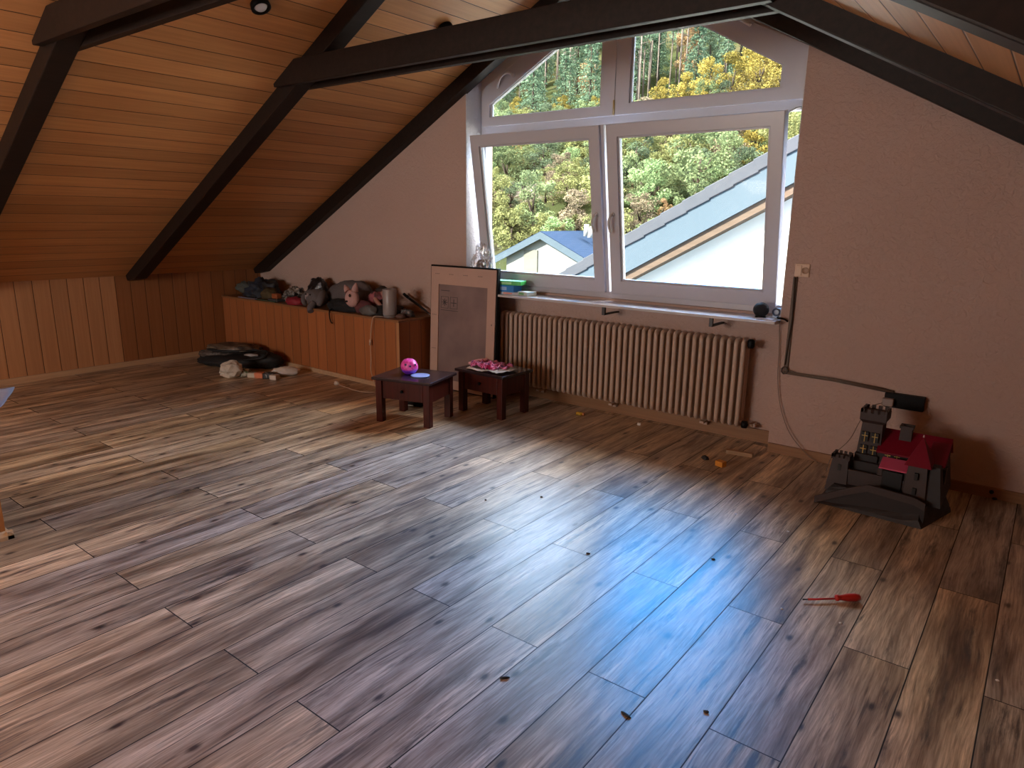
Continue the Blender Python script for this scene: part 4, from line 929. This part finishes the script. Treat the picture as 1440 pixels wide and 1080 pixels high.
# ------------------------------------------------------------------ ceiling spotlights
def spot(c, n, label):
    e = empty('ceiling_spotlight', c, 0, label, 'lamp', 'ceiling spotlights'); n = Vector(n).normalized(); q = n.to_track_quat('Z', 'Y')
    MB().lathe([(0, 0), (.055, 0), (.058, .03), (.048, .034), (.040, .03), (.036, .012), (0, .012)], c, 22, q).build('ring', BLACK, e)
    return e, q
P1 = Vector((-3.904, 2.581, zl(-3.904)-.004)); e, q = spot(P1, (SL, 0, -1), 'black ringed round spotlight with white lens on the left slope at the picture top')
MB().lathe([(0, .034), (.030, .032), (.038, .022), (.036, .010), (0, .010)], P1, 20, q).build('lens', M_('milk_glass', (.80, .82, .90), .2, .02), e)
P1 = Vector((-3.690, 3.92, zl(-3.69)-.004)); e, q = spot(P1, (SL, 0, -1), 'dark round spotlight peeping over the tie beam on the left slope')
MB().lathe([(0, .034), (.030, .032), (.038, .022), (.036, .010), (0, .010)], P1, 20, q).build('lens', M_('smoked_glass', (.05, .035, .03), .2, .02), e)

# ------------------------------------------------------------------ outside: terrain
def gz(x, y):
    z = -5.2
    t = max(0, y-44)
    z += .46*t*min(1, t/14)
    if y > 205: z -= (y-205)*.42
    return z+noise.noise(Vector((x*.035, y*.035, 2)))*2.2*min(1, t/20)
m = MB(); nx, ny = 56, 64; G = []
for i in range(nx+1):
    row = []
    for j in range(ny+1):
        y = 5.6+(250-5.6)*(j/ny)**1.3; x = -260+360*i/nx; row.append(m.bm.verts.new((x, y, gz(x, y))))
    G.append(row)
for i in range(nx):
    for j in range(ny): f = m.bm.faces.new([G[i][j], G[i+1][j], G[i+1][j+1], G[i][j+1]]); f.smooth = True
t = NT('hillside_ground'); p = t.tc.outputs['Object']; n1 = t.noise(p, .12, 4); n2 = t.noise(p, .8, 4)
g_ = t.ramp(n1, [(.35, (.016, .022, .009)), (.5, (.028, .033, .014)), (.65, (.045, .040, .022))])
vd = t.n('ShaderNodeVectorMath'); vd.operation = 'DISTANCE'; t.l(p, vd.inputs[0]); vd.inputs[1].default_value = (-47.8, 65, 4.4)
rock = t.math('MULTIPLY', t.mr(vd.outputs['Value'], 1.8, 5.0, 1, 0), t.mr(n2, .35, .5))
t.b.inputs['Specular IOR Level'].default_value = 0
t.set(Base_Color=t.mix(rock, g_, t.ramp(n2, [(.4, (.05, .042, .038)), (.6, (.14, .12, .11))])), Roughness=.95)
tag(m.build('terrain', t.m), 'wooded hillside outside the window', kind='structure')

# neighbouring houses
GABW = M_('white_render', (.46, .45, .41), .85, .03, 3, spec=.05)
FAS = M_('pale_blue_fascia', (.050, .068, .084), .6, .05, 3, spec=.05)
TILE = M_('grey_roof_tile', (.045, .048, .056), .7, .15, 4, spec=.05)
BRW = mat_wood('brown_soffit_board', (.065, .045, .032), (.09, .064, .048), 0, .6, 20, .05)
hr = empty('neighbour_house', (-2, 13, -5.2), label='near white house gable with long grey tiled verge rising to the right', cat='house')
VY = 10.0; ve = lambda x: 1.241+.5425*(x+5.603)      # top of verge tiles
AX = 1.2
def band(m, d0, d1, y0, y1, x0=-6.9, x1=AX):
    m.prism([(x0, ve(x0)-d1), (x1, ve(x1)-d1), (x1, ve(x1)-d0), (x0, ve(x0)-d0)], 1, y0, y1)
    X2 = 2*AX-x0; m.prism([(x1, ve(x1)-d1), (X2, ve(x0)-d1), (X2, ve(x0)-d0), (x1, ve(x1)-d0)], 1, y0, y1)
m = MB(); band(m, .20, .64, VY, VY+.05); m.build('fascia', FAS, hr)
m = MB(); band(m, .62, .78, VY+.05, VY+.30); m.build('soffit_board', BRW, hr)
m = MB(); x0 = -6.45; m.prism([(x0, -5.2), (2*AX-x0, -5.2), (2*AX-x0, ve(x0)-.70), (AX, ve(AX)-.70), (x0, ve(x0)-.70)], 1, VY+.30, VY+9); m.build('wall', GABW, hr)
m = MB(); band(m, .06, .22, VY+.02, VY+9.6); m.build('roof', TILE, hr)
m = MB(); x = -6.9; k = 0
while x < AX:
    l = .34; M3 = Matrix.Translation((x, VY-.03, ve(x)-.20)) @ Matrix.Rotation(-math.atan(.5425)+.045, 4, 'Y')
    m.box((0, 0, -.01), (l*1.19, .25, .165), M3); x += l; k += 1
m.build('verge_tiles', TILE, hr, bevel=.012)
# far house with blue roof; gable towards us, ridge running away
hl = empty('neighbour_house', (-32.3, 52, -5.2), label='distant white house with blue tiled roof seen in the lower left sash', cat='house')
sc = 45/24.; ax_, az_ = -17.25*sc, 1.5+(0.985-1.5)*sc; ex, ez = -19.73*sc, 1.5+(-.142-1.5)*sc; sxx = (az_-ez)/(ax_-ex); rx = ax_+(ax_-ex)*.93
Y0 = 45.0
def hb(m, d0, d1, y0, y1, xl, xr):
    zt_ = lambda x: az_-sxx*abs(x-ax_)
    m.prism([(xl, zt_(xl)-d1), (ax_, az_-d1), (ax_, az_-d0), (xl, zt_(xl)-d0)], 1, y0, y1)
    m.prism([(ax_, az_-d1), (xr, zt_(xr)-d1), (xr, zt_(xr)-d0), (ax_, az_-d0)], 1, y0, y1)
BLU = NT('blue_glazed_roof_tiles'); o = BLU.xyz(); wv = BLU.math('SINE', BLU.math('MULTIPLY', o[1], 20.9)); wv2 = BLU.math('SINE', BLU.math('MULTIPLY', o[0], 24.0))
BLU.b.inputs['Specular IOR Level'].default_value = .0; BLU.set(Base_Color=BLU.mix(BLU.mr(BLU.math('ADD', wv, wv2), -1.2, 1.2), (.010, .018, .036), (.022, .036, .066)), Roughness=.8); BLU.bump(wv, .5, .03)
m = MB(); hb(m, 0, .12, Y0, Y0+13, ex, rx+.5); m.build('roof', BLU.m, hl)
m = MB(); hb(m, .05, .60, Y0-.05, Y0+.05, ex, rx+.5); m.build('fascia', FAS, hl)
m = MB(); zt_ = lambda x: az_-sxx*abs(x-ax_); xl, xr = ex+.9, rx-.2
m.prism([(xl, -5.2), (xr, -5.2), (xr, zt_(xr)-.3), (ax_, az_-.3), (xl, zt_(xl)-.3)], 1, Y0+.5, Y0+12.5); m.build('wall', M_('cream_render', (.20, .20, .18), .85, .03, 3, spec=.05), hl)
m = MB(); m.box((ax_-1.9, Y0+.40, -5.2), (ax_-.55, Y0+.5, az_-1.5)); m.build('grey_wall_strip', M_('grey_render', (.12, .115, .095), .85, .03, 3, spec=.05), hl)
m = MB(); m.cyl((ax_+1.7, Y0+4, az_-.4), (ax_+1.7, Y0+4, az_+.55), .22, .20, 12); m.cyl((ax_+2.15, Y0+4, az_-.5), (ax_+2.15, Y0+4, az_+.4), .30, .1, 12)
m.build('chimney', M_('white_chimney', (.25, .25, .25), .6, spec=.05), hl)
# low dark roof between the two houses
lr = MB(); lr.prism([(-15.6, -1.3), (-9.0, 1.0), (-9.0, .8), (-15.6, -1.5)], 1, 21, 26); lr.box((-15.0, 21.4, -5.2), (-9.2, 25.8, -1.4))
tag(lr.build('garage_roof', M_('grey_flat_roof', (.05, .053, .056), .7, spec=.05)), 'low grey pitched roof between the two neighbouring houses', 'roof')

# ------------------------------------------------------------------ trees
def leaves(m, c, rad, n, size, rng, droop=0):
    c = Vector(c)
    for _ in range(n):
        d = Vector((rng.gauss(0, 1), rng.gauss(0, 1), rng.gauss(0, 1))).normalized(); r = rng.uniform(.62, 1.03)
        p = c+Vector((d.x*rad[0], d.y*rad[1], d.z*rad[2]))*r
        a = Vector((rng.gauss(0, 1), rng.gauss(0, 1), rng.gauss(0, .7))).normalized(); b = a.cross(d+Vector((.01, .02, .03)))
        if b.length < .05: continue
        b.normalize(); s = size*rng.uniform(.6, 1.3)
        a = a*s; b = b*s*.65
        m.bm.faces.new([m.bm.verts.new(p-a), m.bm.verts.new(p+b), m.bm.verts.new(p+a), m.bm.verts.new(p-b)])
TRUNK = M_('pinkish_pine_bark', (.135, .108, .092), .9, .25, 3, spec=0); TRUNKD = M_('grey_bark', (.050, .040, .032), .9, .25, 3, spec=0)
def tree_mesh(kind, seed):
    rng = random.Random(seed); c = MB(); t = MB()
    if kind == 'broad':          # unit: crown about 1 wide radius, height 2.6
        for k in range(26):
            a = rng.uniform(0, 2*math.pi); z = rng.uniform(.55, 2.35); rr = (1-((z-1.35)/1.25)**2)**.5*rng.uniform(.25, .85) if abs(z-1.35) < 1.25 else .1
            s = rng.uniform(.20, .36); leaves(c, (rr*math.cos(a), rr*math.sin(a), z), (s, s, s*.8), 150, .042, rng)
        t.tube([(0, 0, -.4), (0.03, 0, .5), (-.03, .02, 1.5)], [.09, .06, .02], 7)
        for k in range(5):
            a = k*1.26; t.tube([(0, 0, .5+.15*k), (.3*math.cos(a), .3*math.sin(a), 1.0+.2*k)], [.04, .012], 5)
    elif kind == 'spruce':       # unit: height 4, base radius .75
        for k in range(22):
            z = .5+k*.155; R_ = .80*(1-(z-.3)/3.75)**.9+.03
            for q in range(7 if k < 16 else 4):
                a = rng.uniform(0, 2*math.pi); rr = R_*rng.uniform(.45, .8); leaves(c, (rr*math.cos(a), rr*math.sin(a), z-rr*.18), (R_*.34, R_*.34, .09), 34, .040, rng)
        t.tube([(0, 0, -.6), (0, 0, 3.9)], [.07, .01], 7)
    else:                        # pine: long bare trunk, ragged crown on top, unit height 4.6
        for k in range(15):
            a = rng.uniform(0, 2*math.pi); z = rng.uniform(2.5, 4.4); rr = rng.uniform(.1, .5)*(1.15-abs(z-3.3)*.35)
            s = rng.uniform(.16, .30); leaves(c, (rr*math.cos(a), rr*math.sin(a), z), (s, s, s*.55), 95, .040, rng)
        t.tube([(0, 0, -.6), (.04, .02, 2), (-.02, 0, 4.2)], [.036, .028, .012], 7)
        for k in range(6):
            a = rng.uniform(0, 6.28); z = 1.9+.35*k; t.tube([(0, 0, z), (.38*math.cos(a), .38*math.sin(a), z+.12)], [.012, .005], 4)
    return c, t
LEAF = {
 'green': mat_leaf('green_foliage', ((0.0664, 0.0868, 0.0480), (0.1128, 0.1462, 0.0703), (0.1819, 0.2180, 0.1053))),
 'dark': mat_leaf('dark_green_foliage', ((0.0454, 0.0592, 0.0405), (0.0680, 0.0937, 0.0567), (0.1104, 0.1463, 0.0822))),
 'yellow': mat_leaf('yellow_autumn_foliage', ((0.0978, 0.0828, 0.0230), (0.1955, 0.1552, 0.0403), (0.3105, 0.2357, 0.0633)), .2),
 'olive': mat_leaf('olive_foliage', ((0.0805, 0.0897, 0.0403), (0.1552, 0.1667, 0.0667), (0.2472, 0.2472, 0.1092)), .2),
 'bright': mat_leaf('bright_green_foliage', ((0.0898, 0.1310, 0.0658), (0.1626, 0.2348, 0.1066), (0.2464, 0.3337, 0.1596)), .15),
 'orange': mat_leaf('orange_foliage', ((0.1700, 0.1084, 0.0639), (0.2998, 0.1868, 0.1003), (0.3746, 0.2717, 0.1356)), .2),
 'needle': mat_leaf('conifer_needles', ((0.0460, 0.0759, 0.0506), (0.0943, 0.1437, 0.0920), (0.1667, 0.2242, 0.1437)), .35),
 'russet': mat_leaf('russet_foliage', ((0.0903, 0.0774, 0.0567), (0.1575, 0.1267, 0.0877), (0.2229, 0.1920, 0.1287)), .2),
}
PROTO = {}; TREES = []; NT_ = [0]; SKIP = {15,18,19,27,28,41,48,56,59,60,64,73,78,95,99,102,110,139,144,145,168,191,193,194,199,203,210,217,226,236,237,238,242,248,255,267,268,269,270,287,289,293,298,300,302,303,308,310,312,319,321,322,325,326,327,330,331,332,334,336,343,346,348,349,351,352,354,356,357,361,362,363,365,369,370,378,381,384,385,386,390,392,394,396,397,398,399,402,413,414,418,420,421,423,424,425,428,432,436,438,447,448,449,451,452,455,459,460,461,462,463,467,471,473,474,477,478,479,480,482,483,486,487,489,490,491,493,495,498,504,505,506,510,511,514,515,516,521,528,533,534,535,537,540,541,543,545,549,552,555,558,560,561,562,564,565,567,568,569,571,574,575,576,577,578,579,580,581,582,583,584,585,586,587,588,590,591,592,593,594,595}
def tree(kind, var, leaf, x, y, s, sz, label, group, name='tree', rz=0.0, z=None):
    key = (kind, var, leaf); NT_[0] += 1
    if NT_[0]-1 in SKIP: return None      # entirely hidden behind nearer trees
    e = empty(name, (x, y, gz(x, y) if z is None else z), rz, label, 'tree', group); e.scale = (s, s, sz)
    TREES.append(e)
    if key not in PROTO:
        c, t = tree_mesh(kind, hash_(kind)+var)
        a = c.build('foliage', LEAF[leaf], e, local=True, fix=False); b = t.build('trunk', TRUNK if kind == 'pine' else TRUNKD, e, local=True)
        PROTO[key] = (a, b)
    else:
        for o in PROTO[key]:
            k = o.copy(); COL.objects.link(k); k.parent = e
    return e
def hash_(s): return sum(ord(ch)*(i+3) for i, ch in enumerate(s))
# single trees one can tell apart (crown centre given by x, y and the height of its middle)
ONE = [
 ('broad', 0, 'bright', (-30.0, 58.5, 4.4), 2.4, 'bright green feathery tree in the middle of the right lower sash'),
 ('broad', 1, 'green', (-26.6, 61.0, 6.9), 3.5, 'big round mid green tree filling the upper part of the right lower sash'),
 ('broad', 2, 'olive', (-39.3, 59.2, 4.6), 2.2, 'yellowish green bushy tree in the right half of the left lower sash'),
 ('broad', 0, 'green', (-50.7, 63.8, 7.1), 2.7, 'tall light green tree at the left edge of the left lower sash'),
 ('broad', 1, 'olive', (-41.6, 53.0, 0.3), 2.3, 'low green bush left above the blue roofed house'),
 ('broad', 2, 'orange', (-58.0, 74.2, 10.1), 1.5, 'orange leaved tree at the top left of the left lower sash'),
 ('broad', 1, 'dark', (-47.9, 67.0, 8.2), 2.4, 'blue-green round tree at the top of the left lower sash'),
 ('broad', 0, 'yellow', (-25.0, 70.0, 8.9), 2.0, 'golden yellow tree at the upper right of the right lower sash'),
 ('broad', 2, 'bright', (-24.6, 61.0, 4.4), 1.6, 'pale green willow-like tree rising over the verge of the near house'),
 ('broad', 1, 'russet', (-35.7, 55.8, 2.0), 2.2, 'grey olive bush just above the ridge of the blue roof'),
 ('broad', 0, 'russet', (-29.8, 56.5, 2.0), 1.8, 'brownish bush at the left edge of the right lower sash'),
 ('broad', 2, 'orange', (-28.1, 57.5, 2.5), 0.8, 'small orange bush just above the verge of the near house'),
 ('broad', 1, 'dark', (-22.9, 63.2, 6.0), 1.9, 'dark green tree at the right edge of the right lower sash'),
 ('broad', 2, 'dark', (-35.9, 66.5, 8.2), 2.5, 'dark teal tree behind the big round green tree'),
 ('broad', 0, 'olive', (-46.1, 70.8, 9.7), 2.2, 'yellow green tree in the upper right corner of the left lower sash'),
]
rng = random.Random(5); taken = []
for k, v, lf, (x, y, z), r, lab in ONE:
    tree(k, v, lf, x, y, r, r*.95, lab, None, 'broadleaf_tree', rng.uniform(0, 6), z-1.4*r*.95); taken.append((x, y, r))
def free(x, y, d):
    return all((x-a)**2+(y-b)**2 > (d+c*.5)**2 for a, b, c in taken)
def hides(x, y, r, h):
    # would a tree here stand in front of the crown of one of the single trees?
    top = (gz(x, y)+h-1.5)/y
    for k, v, lf, (a, b, c), q, lab in ONE:
        if y < b-.5 and abs(x/y-a/b) < (r*.5+q*.6)/b and top > (c-.2*q-1.5)/b: return True
    return False
# low trees and shrubs between them
tries = 0; cnt = 0
while cnt < 240 and tries < 40000:
    tries += 1; y = rng.uniform(53, 84); az = rng.uniform(-1.02, -.24); x = y*az
    r = rng.uniform(1.3, 3.2) if y < 74 else rng.uniform(1.2, 1.9)
    if -.77 < az < -.71 and 57 < y < 66: continue
    if not free(x, y, r*.5) or hides(x, y, r, r*2.5): continue
    lf = rng.choice(['green', 'olive', 'green', 'dark', 'olive', 'russet', 'bright', 'green', 'olive', 'green', 'bright'])
    tree('broad', rng.randrange(3), lf, x, y, r, r*rng.uniform(.8, 1.15), 'mixed green and autumn coloured trees on the lower slope outside the window', 'broadleaf trees on the lower slope', 'broadleaf_tree', rng.uniform(0, 6)); taken.append((x, y, r)); cnt += 1
for k in range(16):
    az = -1.0+.75*k/15; y = 54+rng.uniform(0, 3); r = rng.uniform(1.3, 2.0)
    tree('broad', rng.randrange(3), rng.choice(['green', 'olive', 'russet']), y*az, y, r, r*.7, 'low shrubs at the foot of the slope behind the blue roofed house', 'shrubs at the foot of the slope', 'shrub', rng.uniform(0, 6))
# yellow row at the foot of the forest, right
for (x, y, r) in ((-43.5, 87, 2.0), (-40, 86, 2.2), (-37, 86.5, 2.6), (-34, 86, 2.7), (-31, 86.5, 2.9), (-28, 86, 3.1), (-25, 87, 3.3), (-29.5, 91, 3.2), (-26, 92, 3.6), (-33, 92, 2.6), (-53, 87, 1.5), (-60, 88, 1.4), (-68, 88, 1.4)):
    tree('broad', rng.randrange(3), 'yellow', x, y, r, r, 'yellow autumn trees along the foot of the conifer forest in the upper sashes', 'yellow trees at the forest foot', 'broadleaf_tree', rng.uniform(0, 6)); taken.append((x, y, r))
for (x, y, r) in ((-48, 104, 2.6), (-45, 116, 3.0), (-63, 100, 1.8)):
    tree('broad', rng.randrange(3), 'orange', x, y, r, r*1.3, 'orange yellow trees standing among the conifers higher on the hillside', 'orange trees within the forest', 'broadleaf_tree', rng.uniform(0, 6)); taken.append((x, y, r))
cnt = 0; tries = 0
while cnt < 290 and tries < 30000:
    tries += 1; y = 84+(rng.random()**1.3)*68; az = rng.uniform(-.98, -.27); x = y*az
    if y < 94 and x > -46: continue
    if not free(x, y, 1.6): continue
    if rng.random() < .62: tree('pine', rng.randrange(3), 'needle', x, y, rng.uniform(3.0, 4.2), rng.uniform(3.0, 3.9), 'tall green pines with pale bare trunks in the forest on the hillside', 'pines on the hillside', 'pine_tree', rng.uniform(0, 6))
    else: tree('spruce', rng.randrange(2), 'needle', x, y, rng.uniform(2.4, 3.6), rng.uniform(2.6, 3.5), 'cone-shaped green spruces in the forest on the hillside', 'spruces on the hillside', 'spruce_tree', rng.uniform(0, 6))
    taken.append((x, y, 1.8)); cnt += 1

# a few more trees on the slope to the right, beyond the near house roof
for k in range(26):
    y = 62+(k % 9)*7+rng.uniform(-2, 2); x = y*rng.uniform(-.22, .10)
    if not free(x, y, 2.5): continue
    if k % 2: tree('broad', k % 3, ['green', 'olive', 'dark'][k % 3], x, y, 3.4, 3.4, 'green trees on the slope to the right behind the near white house', 'trees behind the near house', 'broadleaf_tree', k*1.0)
    else: tree('spruce', k % 2, 'needle', x, y, 3.6, 3.4, 'green trees on the slope to the right behind the near white house', 'trees behind the near house', 'spruce_tree', k*1.0)
    taken.append((x, y, 3))
